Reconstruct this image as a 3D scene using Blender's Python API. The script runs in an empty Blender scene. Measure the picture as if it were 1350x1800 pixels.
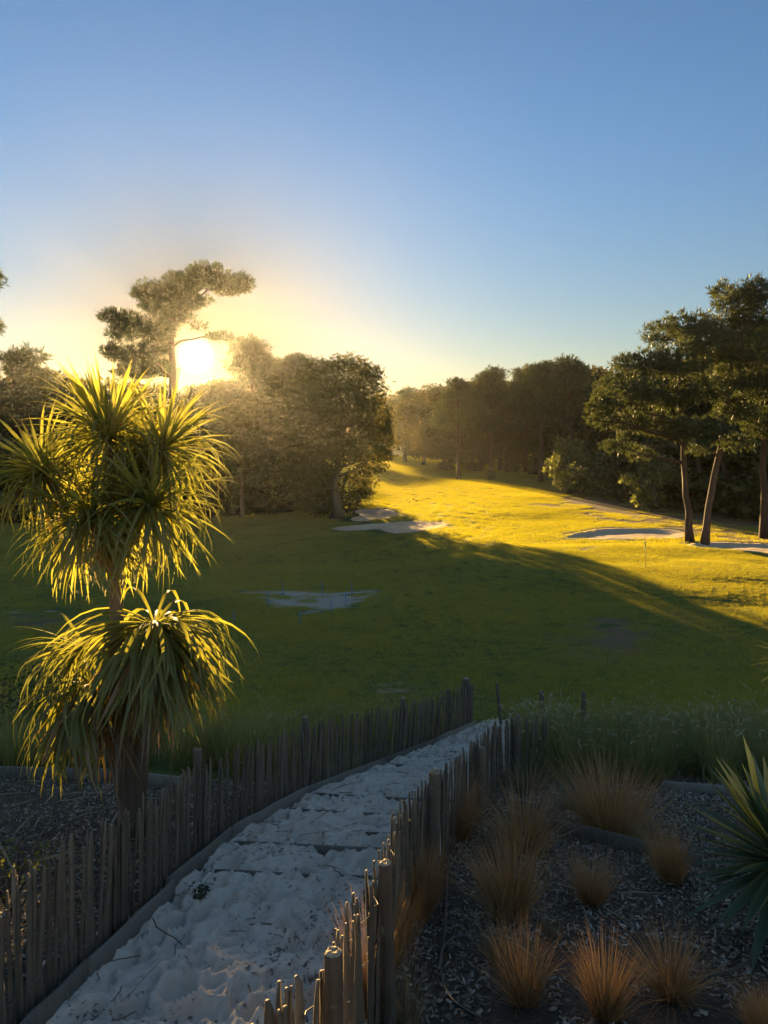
import bpy, math
import numpy as np
from mathutils import Vector, Matrix

# ------------------------------------------------------------------ camera, sky, sun, exposure
CZ = 11.0                      # eye height above the datum
F, HX, HY = 1310.0, 675.0, 760.0   # focal length / horizon of the view, in photo pixels
SC = bpy.context.scene
COL = SC.collection
cam = bpy.data.cameras.new('camera')
cam.sensor_fit = 'VERTICAL'
cam.sensor_height = 36.0
cam.lens = 36.0 * F / 1800.0
cam.shift_y = -140.0 / 1800.0
cam.clip_start = 0.05
cam.clip_end = 6000
camo = bpy.data.objects.new('camera', cam)
COL.objects.link(camo)
camo.location = (0, 0, CZ)
camo.rotation_euler = (math.radians(90), 0, 0)
SC.camera = camo

SUN_AZ = math.atan2(-330.0, F)           # left of the view axis
SUN_EL = math.radians(5.7)
SUN_DIR = Vector((math.sin(SUN_AZ) * math.cos(SUN_EL), math.cos(SUN_AZ) * math.cos(SUN_EL), math.sin(SUN_EL)))
SKY_STRENGTH = 0.05
SUN_STRENGTH = 5.0
EXPOSURE = 2.75
HAZE_DENSITY = 0.00007

SC.view_settings.view_transform = 'Standard'
SC.view_settings.look = 'None'
SC.view_settings.exposure = EXPOSURE
SC.view_settings.gamma = 1.0
SC.view_settings.use_curve_mapping = False
SC.cycles.use_denoising = True
SC.cycles.max_bounces = 6
SC.cycles.diffuse_bounces = 3
SC.cycles.glossy_bounces = 2
SC.cycles.transmission_bounces = 4
SC.cycles.transparent_max_bounces = 6
SC.cycles.volume_bounces = 0
SC.cycles.sample_clamp_indirect = 6.0

world = bpy.data.worlds.new('World')
SC.world = world
world.use_nodes = True
wn, wl = world.node_tree.nodes, world.node_tree.links
wn.clear()
wout = wn.new('ShaderNodeOutputWorld')
wbg = wn.new('ShaderNodeBackground')
sky = wn.new('ShaderNodeTexSky')
sky.sky_type = 'NISHITA'
sky.sun_disc = False
sky.sun_elevation = SUN_EL
sky.sun_rotation = SUN_AZ
sky.altitude = 20
sky.air_density = 1.0
sky.dust_density = 0.15
sky.ozone_density = 1.8
wbg.inputs['Strength'].default_value = SKY_STRENGTH
# the sun itself with its aureole, round the same direction as the lamp
tc = wn.new('ShaderNodeTexCoord')
dot = wn.new('ShaderNodeVectorMath'); dot.operation = 'DOT_PRODUCT'
dot.inputs[1].default_value = SUN_DIR
wl.new(tc.outputs['Generated'], dot.inputs[0])
def wmath(op, a, b):
    n = wn.new('ShaderNodeMath'); n.operation = op
    for i, v in enumerate((a, b)):
        if hasattr(v, 'is_output'): wl.new(v, n.inputs[i])
        else: n.inputs[i].default_value = v
    return n.outputs[0]
cosd = wmath('MAXIMUM', dot.outputs['Value'], 0.0)
terms = []
for power, amp, colr in ((16000.0, 50.0, (1.0, 0.86, 0.55)), (900.0, 0.8, (1.0, 0.74, 0.34))):
    v = wmath('MULTIPLY', wmath('POWER', cosd, power), amp)
    c = wn.new('ShaderNodeVectorMath'); c.operation = 'SCALE'
    c.inputs[0].default_value = colr
    wl.new(v, c.inputs['Scale'])
    terms.append(c.outputs[0])
# sky tinted down towards the sun; the unseen half stays brighter to fill shade
wamt = wmath('MULTIPLY', wmath('POWER', cosd, 75.0), 1.0)
wmix = wn.new('ShaderNodeMix'); wmix.data_type = 'RGBA'
wl.new(wamt, wmix.inputs[0])
wsm = wn.new('ShaderNodeMapRange'); wsm.interpolation_type = 'SMOOTHSTEP'
wl.new(dot.outputs['Value'], wsm.inputs[0])
for i_, v_ in ((1, -0.1), (2, 0.75), (3, 0.0), (4, 1.0)): wsm.inputs[i_].default_value = v_
wside = wn.new('ShaderNodeMix'); wside.data_type = 'RGBA'
wl.new(wsm.outputs[0], wside.inputs[0])
wside.inputs[6].default_value = (1.0, 1.0, 1.0, 1)
wside.inputs[7].default_value = (0.40, 0.49, 0.62, 1)
wl.new(wside.outputs[2], wmix.inputs[6])
wmix.inputs[7].default_value = (0.17, 0.15, 0.12, 1)
wmul = wn.new('ShaderNodeVectorMath'); wmul.operation = 'MULTIPLY'
wl.new(sky.outputs['Color'], wmul.inputs[0]); wl.new(wmix.outputs[2], wmul.inputs[1])
# tint that dims and warms the lowest sky a little
wsep = wn.new('ShaderNodeSeparateXYZ'); wl.new(tc.outputs['Generated'], wsep.inputs[0])
wmr = wn.new('ShaderNodeMapRange'); wmr.interpolation_type = 'SMOOTHSTEP'
wl.new(wsep.outputs[2], wmr.inputs[0])
for i_, v_ in ((1, 0.0), (2, 0.42), (3, 0.0), (4, 1.0)): wmr.inputs[i_].default_value = v_
wlow = wn.new('ShaderNodeMix'); wlow.data_type = 'RGBA'
wl.new(wmr.outputs[0], wlow.inputs[0])
wlow.inputs[6].default_value = (0.98, 0.74, 0.60, 1)
wlow.inputs[7].default_value = (1.0, 1.0, 1.0, 1)
wdim = wn.new('ShaderNodeVectorMath'); wdim.operation = 'MULTIPLY'
wl.new(wmul.outputs[0], wdim.inputs[0]); wl.new(wlow.outputs[2], wdim.inputs[1])
acc = wdim.outputs[0]
for tsock in terms:
    ad = wn.new('ShaderNodeVectorMath'); ad.operation = 'ADD'
    wl.new(acc, ad.inputs[0]); wl.new(tsock, ad.inputs[1])
    acc = ad.outputs[0]
wl.new(acc, wbg.inputs['Color'])
wl.new(wbg.outputs[0], wout.inputs['Surface'])

sunl = bpy.data.lights.new('sun', 'SUN')
sunl.energy = SUN_STRENGTH
sunl.angle = math.radians(0.6)
sunl.color = (1.0, 0.64, 0.24)
suno = bpy.data.objects.new('sun', sunl)
COL.objects.link(suno)
suno.rotation_euler = (-SUN_DIR).to_track_quat('-Z', 'Y').to_euler()
suno.location = (-30, 100, 60)

# ------------------------------------------------------------------ small tools
rng = np.random.default_rng(11)
U = lambda a, b, n=None: rng.uniform(a, b, n)
def sm(a, b, x):
    t = np.clip((np.asarray(x, float) - a) / (b - a), 0, 1)
    return t * t * (3 - 2 * t)
_tab = np.random.default_rng(5).random((256, 256))
def vn(x, y, s, seed=0):
    x = np.asarray(x, float) / s + 37.3 * seed; y = np.asarray(y, float) / s + 91.7 * seed
    xi = np.floor(x).astype(int); yi = np.floor(y).astype(int)
    fx = x - xi; fy = y - yi
    fx = fx * fx * (3 - 2 * fx); fy = fy * fy * (3 - 2 * fy)
    g = lambda i, j: _tab[i & 255, j & 255]
    return (g(xi, yi) * (1 - fx) + g(xi + 1, yi) * fx) * (1 - fy) + (g(xi, yi + 1) * (1 - fx) + g(xi + 1, yi + 1) * fx) * fy - 0.5
def at(px, py, d):
    return np.array([(px - HX) / F * d, d, CZ - (py - HY) / F * d])

def build(name, verts, faces, mat, parent=None, smooth=False, attrs=None):
    """faces: list of int arrays (M,k); one mesh object."""
    me = bpy.data.meshes.new(name)
    me_fill(me, verts, faces, smooth)
    if attrs:
        for k, (typ, dat) in attrs.items():
            a = me.attributes.new(k, typ, 'POINT')
            a.data.foreach_set('vector' if typ == 'FLOAT_VECTOR' else 'value', np.asarray(dat, np.float32).ravel())
    if mat: me.materials.append(mat)
    return link(name, me, parent)
def me_fill(me, verts, faces, smooth=False):
    verts = np.asarray(verts, np.float32)
    if not isinstance(faces, (list, tuple)): faces = [faces]
    faces = [np.asarray(f, np.int32) for f in faces if len(f)]
    me.vertices.add(len(verts)); me.vertices.foreach_set('co', verts.ravel())
    if faces:
        flat = np.concatenate([f.ravel() for f in faces])
        sizes = np.concatenate([np.full(len(f), f.shape[1], np.int32) for f in faces])
        starts = np.concatenate([[0], np.cumsum(sizes)[:-1]]).astype(np.int32)
        me.loops.add(len(flat)); me.loops.foreach_set('vertex_index', flat)
        me.polygons.add(len(sizes)); me.polygons.foreach_set('loop_start', starts)
        if smooth: me.polygons.foreach_set('use_smooth', np.ones(len(sizes), bool))
    me.update(calc_edges=True)
def mesh(name, verts, faces, mat, smooth=False):
    me = bpy.data.meshes.new(name); me_fill(me, verts, faces, smooth)
    if mat: me.materials.append(mat)
    return me
def link(name, me, parent=None):
    o = bpy.data.objects.new(name, me); COL.objects.link(o)
    if parent: o.parent = parent
    return o
def empty(name, loc):
    o = bpy.data.objects.new(name, None); COL.objects.link(o); o.location = tuple(float(v) for v in loc)
    o.empty_display_size = 0.2
    return o
def tag(o, label=None, cat=None, group=None, kind=None):
    if label: o['label'] = label
    if cat: o['category'] = cat
    if group: o['group'] = group
    if kind: o['kind'] = kind
    return o
class MB:
    def __init__(s): s.v = []; s.q = []; s.t = []; s.n = 0
    def add(s, v, q=None, t=None):
        v = np.asarray(v, float).reshape(-1, 3)
        if q is not None and len(q): s.q.append(np.asarray(q, int) + s.n)
        if t is not None and len(t): s.t.append(np.asarray(t, int) + s.n)
        s.v.append(v); s.n += len(v)
        return s
    def out(s):
        f = []
        if s.q: f.append(np.concatenate(s.q))
        if s.t: f.append(np.concatenate(s.t))
        return np.concatenate(s.v), f
    def tube(s, pts, rad, sides=8, cap=True, jit=0.0):
        pts = np.asarray(pts, float); n = len(pts)
        rad = np.broadcast_to(np.asarray(rad, float), (n,))
        tang = np.gradient(pts, axis=0); tang /= np.linalg.norm(tang, axis=1)[:, None] + 1e-9
        ref = np.array([0, 1, 0.0]) if abs(tang[:, 1]).mean() < 0.8 else np.array([1.0, 0, 0])
        a = np.cross(tang, ref); a /= np.linalg.norm(a, axis=1)[:, None] + 1e-9
        b = np.cross(tang, a)
        th = np.linspace(0, 2 * np.pi, sides, endpoint=False)
        r = rad[:, None] * (1 + jit * rng.standard_normal((n, sides)))
        ring = pts[:, None] + r[..., None] * (np.cos(th)[None, :, None] * a[:, None] + np.sin(th)[None, :, None] * b[:, None])
        q = []
        for i in range(n - 1):
            for k in range(sides):
                k2 = (k + 1) % sides
                q.append((i * sides + k, i * sides + k2, (i + 1) * sides + k2, (i + 1) * sides + k))
        v = ring.reshape(-1, 3); t = []
        if cap:
            v = np.vstack([v, pts[0], pts[-1]])
            for k in range(sides):
                k2 = (k + 1) % sides
                t.append((n * sides, k2, k)); t.append((n * sides + 1, (n - 1) * sides + k, (n - 1) * sides + k2))
        return s.add(v, q, t)
    def box(s, c, size, rot=None):
        c = np.asarray(c, float); h = np.asarray(size, float) / 2
        v = np.array([[x, y, z] for z in (-1, 1) for y in (-1, 1) for x in (-1, 1)], float) * h
        if rot is not None: v = v @ np.asarray(rot).T
        return s.add(v + c, [(0, 2, 3, 1), (4, 5, 7, 6), (0, 1, 5, 4), (2, 6, 7, 3), (0, 4, 6, 2), (1, 3, 7, 5)])
    def ball(s, c, r, seg=10, rings=6):
        v = []; q = []; t = []
        for i in range(1, rings):
            ph = math.pi * i / rings
            for k in range(seg):
                th = 2 * math.pi * k / seg
                v.append((math.sin(ph) * math.cos(th), math.sin(ph) * math.sin(th), math.cos(ph)))
        for i in range(rings - 2):
            for k in range(seg): q.append((i * seg + k, (i + 1) * seg + k, (i + 1) * seg + (k + 1) % seg, i * seg + (k + 1) % seg))
        m = len(v); v += [(0, 0, 1), (0, 0, -1)]
        for k in range(seg):
            t.append((m, k, (k + 1) % seg)); t.append((m + 1, (rings - 2) * seg + (k + 1) % seg, (rings - 2) * seg + k))
        return s.add(np.array(v) * np.asarray(r, float) + np.asarray(c, float), q, t)

def prof_grass(s): return np.clip((1 - s), 0.04, 1) ** 0.7
def prof_strap(s): return np.clip(np.minimum(0.45 + 2.2 * s, 1.0) * np.clip((1 - s) * 2.6, 0.03, 1) , 0.03, 1)
def prof_seed(s): return np.clip(np.sin(np.pi * np.clip(s * 0.92 + 0.06, 0, 1)), 0.12, 1)
def blades(base, az, e0, length, droop, width, segs=4, p=1.4, prof=prof_grass, fold=0.0, tw=None):
    base = np.asarray(base, float).reshape(-1, 3); n = len(base)
    A = lambda v: np.broadcast_to(np.asarray(v, float), (n,))
    az, e0, length, droop, width = A(az), A(e0), A(length), A(droop), A(width)
    s = np.linspace(0, 1, segs + 1)
    ang = e0[:, None] - droop[:, None] * s[None] ** p
    ang = np.maximum(ang, -1.5)
    am = 0.5 * (ang[:, 1:] + ang[:, :-1]); ds = (length / segs)[:, None]
    hor = np.concatenate([np.zeros((n, 1)), np.cumsum(np.cos(am) * ds, 1)], 1)
    ver = np.concatenate([np.zeros((n, 1)), np.cumsum(np.sin(am) * ds, 1)], 1)
    P = base[:, None] + np.stack([hor * np.cos(az)[:, None], hor * np.sin(az)[:, None], ver], -1)
    a2 = az if tw is None else az + A(tw)
    side = np.stack([-np.sin(a2), np.cos(a2), np.zeros(n)], -1)
    w = 0.5 * width[:, None] * prof(s)[None]
    L = P + side[:, None] * w[..., None]; R = P - side[:, None] * w[..., None]
    m = segs + 1
    i0 = np.arange(n)[:, None]; k = np.arange(segs)[None]
    if fold == 0:
        V = np.stack([L, R], 2).reshape(-1, 3)
        b = (i0 * m + k) * 2
        q = np.stack([b, b + 1, b + 3, b + 2], -1).reshape(-1, 4)
    else:
        nrm = np.stack([-np.sin(ang) * np.cos(az)[:, None], -np.sin(ang) * np.sin(az)[:, None], np.cos(ang)], -1)
        C = P - nrm * (w * fold * 2)[..., None]
        V = np.stack([L, C, R], 2).reshape(-1, 3)
        b = (i0 * m + k) * 3
        q = np.concatenate([np.stack([b, b + 1, b + 4, b + 3], -1).reshape(-1, 4), np.stack([b + 1, b + 2, b + 5, b + 4], -1).reshape(-1, 4)])
    return V, q

# ------------------------------------------------------------------ materials
class NT:
    def __init__(s, name):
        s.m = bpy.data.materials.new(name); s.m.use_nodes = True
        s.t = s.m.node_tree; s.t.nodes.clear()
        s.o = s.t.nodes.new('ShaderNodeOutputMaterial')
    def n(s, typ, ins=None, **kw):
        nd = s.t.nodes.new(typ)
        for k, v in kw.items(): setattr(nd, k, v)
        for k, v in (ins or {}).items():
            if hasattr(v, 'is_output'): s.t.links.new(v, nd.inputs[k])
            else: nd.inputs[k].default_value = v
        return nd
    def pos(s, kind='Object'):
        return s.n('ShaderNodeTexCoord').outputs[kind] if kind != 'World' else s.n('ShaderNodeNewGeometry').outputs['Position']
    def noise(s, vec, scale, detail=3.0, rough=0.55, out='Fac'):
        return s.n('ShaderNodeTexNoise', {'Vector': vec, 'Scale': scale, 'Detail': detail, 'Roughness': rough}).outputs[out]
    def mapv(s, vec, sc):
        return s.n('ShaderNodeMapping', {'Vector': vec, 'Scale': sc}).outputs[0]
    def ramp(s, fac, stops):
        r = s.n('ShaderNodeValToRGB', {'Fac': fac}); e = r.color_ramp.elements
        while len(e) < len(stops): e.new(0.5)
        for k, (p, c) in enumerate(stops):
            e[k].position = p; e[k].color = (c[0], c[1], c[2], 1)
        return r.outputs['Color']
    def mix(s, fac, a, b, typ='MIX'):
        nd = s.n('ShaderNodeMix', data_type='RGBA', blend_type=typ)
        for i, v in ((0, fac), (6, a), (7, b)):
            if hasattr(v, 'is_output'): s.t.links.new(v, nd.inputs[i])
            else: nd.inputs[i].default_value = v if i == 0 else (v[0], v[1], v[2], 1)
        return nd.outputs[2]
    def math(s, op, a, b=0.0, clamp=False):
        nd = s.n('ShaderNodeMath', operation=op, use_clamp=clamp)
        for i, v in enumerate((a, b)):
            if hasattr(v, 'is_output'): s.t.links.new(v, nd.inputs[i])
            else: nd.inputs[i].default_value = v
        return nd.outputs[0]
    def mrange(s, v, a, b, c=0.0, d=1.0):
        return s.n('ShaderNodeMapRange', {'Value': v, 'From Min': a, 'From Max': b, 'To Min': c, 'To Max': d}).outputs[0]
    def bump(s, h, strength=0.5, dist=0.01):
        return s.n('ShaderNodeBump', {'Height': h, 'Strength': strength, 'Distance': dist}).outputs[0]
    def bsdf(s, col, rough=0.9, normal=None, spec=0.2):
        ins = {'Base Color': col if hasattr(col, 'is_output') else (*col, 1), 'Roughness': rough, 'Specular IOR Level': spec}
        if normal is not None: ins['Normal'] = normal
        b = s.n('ShaderNodeBsdfPrincipled', ins)
        s.t.links.new(b.outputs[0], s.o.inputs['Surface'])
        return s.m
    def leaf(s, refl, trans, tfac=0.5, gloss=0.06, rough=0.45):
        d = s.n('ShaderNodeBsdfDiffuse', {'Color': refl})
        t = s.n('ShaderNodeBsdfTranslucent', {'Color': trans})
        mx = s.n('ShaderNodeMixShader', {0: tfac, 1: d.outputs[0], 2: t.outputs[0]})
        g = s.n('ShaderNodeBsdfGlossy', {'Color': (0.8, 0.8, 0.8, 1), 'Roughness': rough})
        m2 = s.n('ShaderNodeMixShader', {0: gloss, 1: mx.outputs[0], 2: g.outputs[0]})
        s.t.links.new(m2.outputs[0], s.o.inputs['Surface'])
        return s.m

def foliage_mat(name, dark, light, trans, tfac=0.45, gloss=0.05, scale=0.35):
    t = NT(name)
    p = t.pos('World')
    n1 = t.noise(p, scale, 3)
    isl = t.n('ShaderNodeNewGeometry').outputs['Random Per Island']
    f = t.math('ADD', t.math('MULTIPLY', n1, 0.7), t.math('MULTIPLY', isl, 0.45), True)
    c = t.mix(t.mrange(f, 0.25, 0.85), dark, light)
    tr = t.mix(t.mrange(f, 0.25, 0.85), [v * 0.7 for v in trans], trans)
    return t.leaf(c, tr, tfac, gloss)

M = {}
M['pine'] = foliage_mat('pine_needles', (0.018, 0.034, 0.014), (0.046, 0.068, 0.026), (0.09, 0.105, 0.025), 0.32, 0.04)
M['oak'] = foliage_mat('oak_leaves', (0.026, 0.042, 0.014), (0.065, 0.085, 0.024), (0.17, 0.15, 0.022), 0.40, 0.02)
M['bush'] = foliage_mat('bush_leaves', (0.03, 0.05, 0.015), (0.09, 0.11, 0.028), (0.26, 0.27, 0.04), 0.45, 0.05, 1.0)
M['far'] = foliage_mat('far_leaves', (0.026, 0.042, 0.018), (0.06, 0.078, 0.028), (0.13, 0.105, 0.022), 0.35, 0.015)
M['cord'] = foliage_mat('cordyline_leaf', (0.05, 0.075, 0.022), (0.10, 0.13, 0.035), (0.42, 0.40, 0.045), 0.5, 0.035, 2.0)
M['skirt'] = foliage_mat('dry_leaf', (0.10, 0.06, 0.025), (0.20, 0.13, 0.055), (0.42, 0.24, 0.05), 0.42, 0.05, 2.0)
M['yucca'] = foliage_mat('yucca_leaf', (0.022, 0.05, 0.026), (0.045, 0.085, 0.04), (0.11, 0.14, 0.035), 0.22, 0.05, 2.0)
M['dry'] = foliage_mat('straw', (0.22, 0.17, 0.10), (0.36, 0.29, 0.18), (0.36, 0.25, 0.10), 0.35, 0.04, 2.0)
M['tuft'] = foliage_mat('orange_grass', (0.17, 0.095, 0.04), (0.46, 0.27, 0.125), (0.5, 0.28, 0.10), 0.4, 0.03, 3.0)
M['tuftgrey'] = foliage_mat('grey_grass', (0.14, 0.12, 0.07), (0.28, 0.23, 0.14), (0.25, 0.17, 0.07), 0.4, 0.03, 3.0)
M['bank'] = foliage_mat('bank_grass', (0.08, 0.10, 0.034), (0.23, 0.23, 0.085), (0.28, 0.28, 0.065), 0.4, 0.03, 0.9)
M['bankleft'] = foliage_mat('left_bank_grass', (0.11, 0.125, 0.035), (0.30, 0.28, 0.10), (0.34, 0.32, 0.07), 0.4, 0.02, 0.9)
M['seed'] = foliage_mat('seed_head', (0.32, 0.27, 0.18), (0.46, 0.40, 0.27), (0.4, 0.32, 0.16), 0.3, 0.02, 3.0)
M['flower'] = foliage_mat('pale_flower', (0.34, 0.30, 0.17), (0.45, 0.40, 0.25), (0.40, 0.34, 0.14), 0.35, 0.02, 3.0)

def lawn_mat():
    t = NT('lawn_blades')
    p = t.pos('World')
    n1 = t.noise(p, 0.12, 4, 0.6); n2 = t.noise(t.mapv(p, (0.5, 1.6, 1)), 0.9, 3, 0.6)
    isl = t.n('ShaderNodeNewGeometry').outputs['Random Per Island']
    f = t.math('ADD', t.math('ADD', t.math('MULTIPLY', n1, 0.6), t.math('MULTIPLY', n2, 0.5)), t.math('MULTIPLY', isl, 0.25))
    f = t.mrange(f, 0.35, 0.95)
    c = t.mix(f, (0.19, 0.18, 0.065), (0.33, 0.28, 0.12))
    tr = t.mix(f, (0.40, 0.40, 0.005), (0.56, 0.48, 0.006))
    return t.leaf(c, tr, 0.5, 0.012)
M['lawn'] = lawn_mat()

def ground_mat():
    t = NT('ground_turf')
    p = t.pos('World')
    n1 = t.noise(p, 0.12, 4, 0.6); n2 = t.noise(t.mapv(p, (0.5, 1.6, 1)), 1.1, 4, 0.65); n3 = t.noise(p, 9.0, 3, 0.6)
    f = t.mrange(t.math('ADD', t.math('MULTIPLY', n1, 0.6), t.math('MULTIPLY', n2, 0.6)), 0.35, 0.85)
    g = t.mix(f, (0.045, 0.07, 0.016), (0.10, 0.115, 0.028))
    dirt = t.n('ShaderNodeAttribute', attribute_name='dirt').outputs['Fac']
    sand = t.n('ShaderNodeAttribute', attribute_name='sand').outputs['Fac']
    nd = t.noise(t.mapv(p, (0.45, 1.5, 1)), 1.3, 5, 0.7)
    dm = t.mrange(t.math('ADD', dirt, t.math('MULTIPLY', t.math('SUBTRACT', nd, 0.5), 1.6)), 0.42, 0.62)
    sd = t.mrange(t.math('ADD', sand, t.math('MULTIPLY', t.math('SUBTRACT', nd, 0.5), 2.2)), 0.45, 0.62)
    dc = t.mix(n3, (0.10, 0.065, 0.035), (0.20, 0.14, 0.08))
    c = t.mix(dm, g, dc)
    c = t.mix(sd, c, t.mix(n3, (0.22, 0.19, 0.15), (0.42, 0.365, 0.29)))
    h = t.math('ADD', t.math('MULTIPLY', n2, 0.6), t.math('MULTIPLY', n3, 0.4))
    return t.bsdf(c, 0.95, t.bump(h, 0.6, 0.08), 0.1)
M['ground'] = ground_mat()

def sand_mat(name, a, b, fine=60.0, deb=0.0):
    t = NT(name); p = t.pos('World')
    n1 = t.noise(p, 1.6, 4, 0.6); n2 = t.noise(p, fine, 3, 0.7); n3 = t.noise(p, 9.0, 4, 0.65)
    c = t.mix(t.mrange(t.math('ADD', t.math('MULTIPLY', n1, 0.6), t.math('MULTIPLY', n3, 0.5)), 0.35, 0.8), a, b)
    c = t.mix(t.mrange(n2, 0.60, 0.78, 0, 0.5), c, (0.16, 0.14, 0.12))
    if deb:
        nb = t.noise(p, 14.0, 5, 0.75); nz = t.noise(p, 0.9, 2, 0.5)
        k = t.mrange(t.math('ADD', nb, t.math('MULTIPLY', nz, 0.35)), 0.75, 0.82, 0, deb)
        c = t.mix(k, c, (0.045, 0.035, 0.028))
    return t.bsdf(c, 1.0, t.bump(t.math('ADD', t.math('MULTIPLY', n2, 0.35), n3), 0.45, 0.02), 0.05)
M['sand'] = sand_mat('path_sand', (0.44, 0.395, 0.34), (0.60, 0.545, 0.47), 70.0, 0.8)
M['bunker'] = sand_mat('bunker_sand', (0.40, 0.31, 0.215), (0.54, 0.43, 0.31), 6.0)
def mulch_mat():
    t = NT('mulch_soil'); p = t.pos('World')
    n1 = t.noise(p, 30.0, 4, 0.7); n2 = t.noise(p, 1.2, 3)
    c = t.mix(t.mrange(t.math('ADD', n1, t.math('MULTIPLY', n2, 0.4)), 0.45, 0.95), (0.025, 0.02, 0.016), (0.11, 0.09, 0.07))
    return t.bsdf(c, 1.0, t.bump(n1, 0.8, 0.03), 0.1)
M['mulch'] = mulch_mat()
def chip_mat():
    t = NT('wood_chip')
    isl = t.n('ShaderNodeNewGeometry').outputs['Random Per Island']
    c = t.ramp(isl, [(0, (0.05, 0.042, 0.034)), (0.45, (0.15, 0.125, 0.10)), (0.85, (0.27, 0.235, 0.19)), (1, (0.46, 0.41, 0.345))])
    return t.bsdf(c, 0.85, None, 0.25)
M['chip'] = chip_mat()
def wood_mat(name, a, b, lich=0.0, sx=1.0):
    t = NT(name); p = t.pos('Object')
    rnd = t.n('ShaderNodeObjectInfo').outputs['Random']
    off = t.n('ShaderNodeVectorMath', {0: p, 1: (0, 0, 0)}, operation='ADD')
    cb = t.n('ShaderNodeCombineXYZ', {0: t.math('MULTIPLY', rnd, 13.0), 1: t.math('MULTIPLY', rnd, 7.0), 2: t.math('MULTIPLY', rnd, 31.0)})
    t.t.links.new(cb.outputs[0], off.inputs[1])
    q = off.outputs[0]
    n1 = t.noise(t.mapv(q, (60 * sx, 60, 3)), 1.0, 4, 0.65); n2 = t.noise(q, 5.0, 3)
    f = t.math('ADD', t.math('MULTIPLY', n1, 0.6), t.math('ADD', t.math('MULTIPLY', n2, 0.35), t.math('MULTIPLY', rnd, 0.35)))
    c = t.mix(t.mrange(f, 0.35, 0.95), a, b)
    if lich:
        nl = t.noise(q, 11.0, 4, 0.7)
        c = t.mix(t.mrange(nl, 0.60, 0.68, 0, lich), c, (0.25, 0.29, 0.22))
    return t.bsdf(c, 0.85, t.bump(n1, 0.7, 0.006), 0.2)
M['picket'] = wood_mat('weathered_picket', (0.05, 0.042, 0.034), (0.185, 0.15, 0.115), 0.3)
M['post'] = wood_mat('weathered_post', (0.05, 0.04, 0.032), (0.15, 0.12, 0.09), 0.3)
M['cut'] = wood_mat('post_end_grain', (0.10, 0.07, 0.045), (0.42, 0.35, 0.25))
M['board'] = wood_mat('weathered_board', (0.09, 0.085, 0.075), (0.21, 0.20, 0.175), 0.55)
M['bark'] = wood_mat('pine_bark', (0.03, 0.021, 0.016), (0.10, 0.066, 0.048), 0, 0.05)
M['barkfar'] = wood_mat('oak_bark', (0.04, 0.032, 0.024), (0.11, 0.09, 0.065), 0, 0.05)
M['cordbark'] = wood_mat('cordyline_bark', (0.07, 0.05, 0.035), (0.20, 0.14, 0.09), 0, 0.3)
def plain(name, col, rough=0.6, spec=0.3):
    t = NT(name); p = t.pos('Object')
    n = t.noise(p, 18.0, 3)
    return t.bsdf(t.mix(n, [v * 0.75 for v in col], [min(1, v * 1.2) for v in col]), rough, None, spec)
M['hose'] = plain('black_hose', (0.03, 0.03, 0.032), 0.35, 0.5)
M['wire'] = plain('rusty_wire', (0.10, 0.085, 0.07), 0.6, 0.4)
M['blue'] = plain('blue_paint', (0.10, 0.17, 0.33), 0.5)
M['pole'] = plain('pole_paint', (0.35, 0.30, 0.18), 0.4)
M['flag'] = plain('flag_cloth', (0.75, 0.62, 0.12), 0.8)
M['cup'] = plain('hole_cup', (0.05, 0.05, 0.05), 0.8)
M['bird'] = plain('dark_plumage', (0.035, 0.03, 0.03), 0.6)
M['stick'] = plain('dead_twig', (0.14, 0.11, 0.08), 0.9, 0.1)

# ------------------------------------------------------------------ ground shape
def smooth_table(ys, zs, top=1600.0, step=1.0, w=9):
    y = np.arange(0, top, step); z = np.interp(y, ys, zs)
    k = np.hanning(2 * w + 1); k /= k.sum()
    zp = np.concatenate([np.full(w, z[0]), z, np.full(w, z[-1])])
    return y, np.convolve(zp, k, 'valid')
TR = smooth_table([0, 22, 40, 65, 100, 130, 220, 400, 1600], [-8.3, -8.45, -8.75, -8.9, -8.6, -8.1, -7.4, -6.4, -5.5])
TL = smooth_table([0, 22, 40, 60, 95, 120, 170, 220, 400, 1600], [-8.4, -8.6, -9.3, -10.2, -11.2, -11.0, -9.6, -7.8, -6.4, -5.5])
def lawn_z(x, y):
    u = x / np.maximum(y, 5.0)
    w = sm(-0.08, 0.20, u)
    z = np.interp(y, *TL) * (1 - w) + np.interp(y, *TR) * w
    f = sm(20, 34, y)
    z = z + f * ((0.5 - 0.2 * sm(55, 80, y)) * vn(x, y, 17.0, 1) + (0.22 - 0.1 * sm(45, 60, y)) * vn(x, y, 6.0, 2) + (0.10 - 0.07 * sm(45, 60, y)) * vn(x, y, 2.2, 3))
    # raised green: a plateau with a soft shoulder
    z = z + 0.22 * green_mask(x, y)
    return z
def green_mask(x, y):
    r = np.sqrt(((x - 17.5) / 12.5) ** 2 + ((y - 48.0) / 9.0) ** 2 + 0.25 * vn(x, y, 8.0, 9))
    return sm(1.28, 0.78, r)
def hill_z(x, y):
    return -2.6 - 0.265 * y
def G(x, y):
    x = np.asarray(x, float); y = np.asarray(y, float)
    a = hill_z(x, y); b = lawn_z(x, y); k = 0.3
    return CZ + b + k * np.logaddexp(0, (a - b) / k)
def gz(x, y): return float(G(np.array([x]), np.array([y]))[0])

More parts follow.
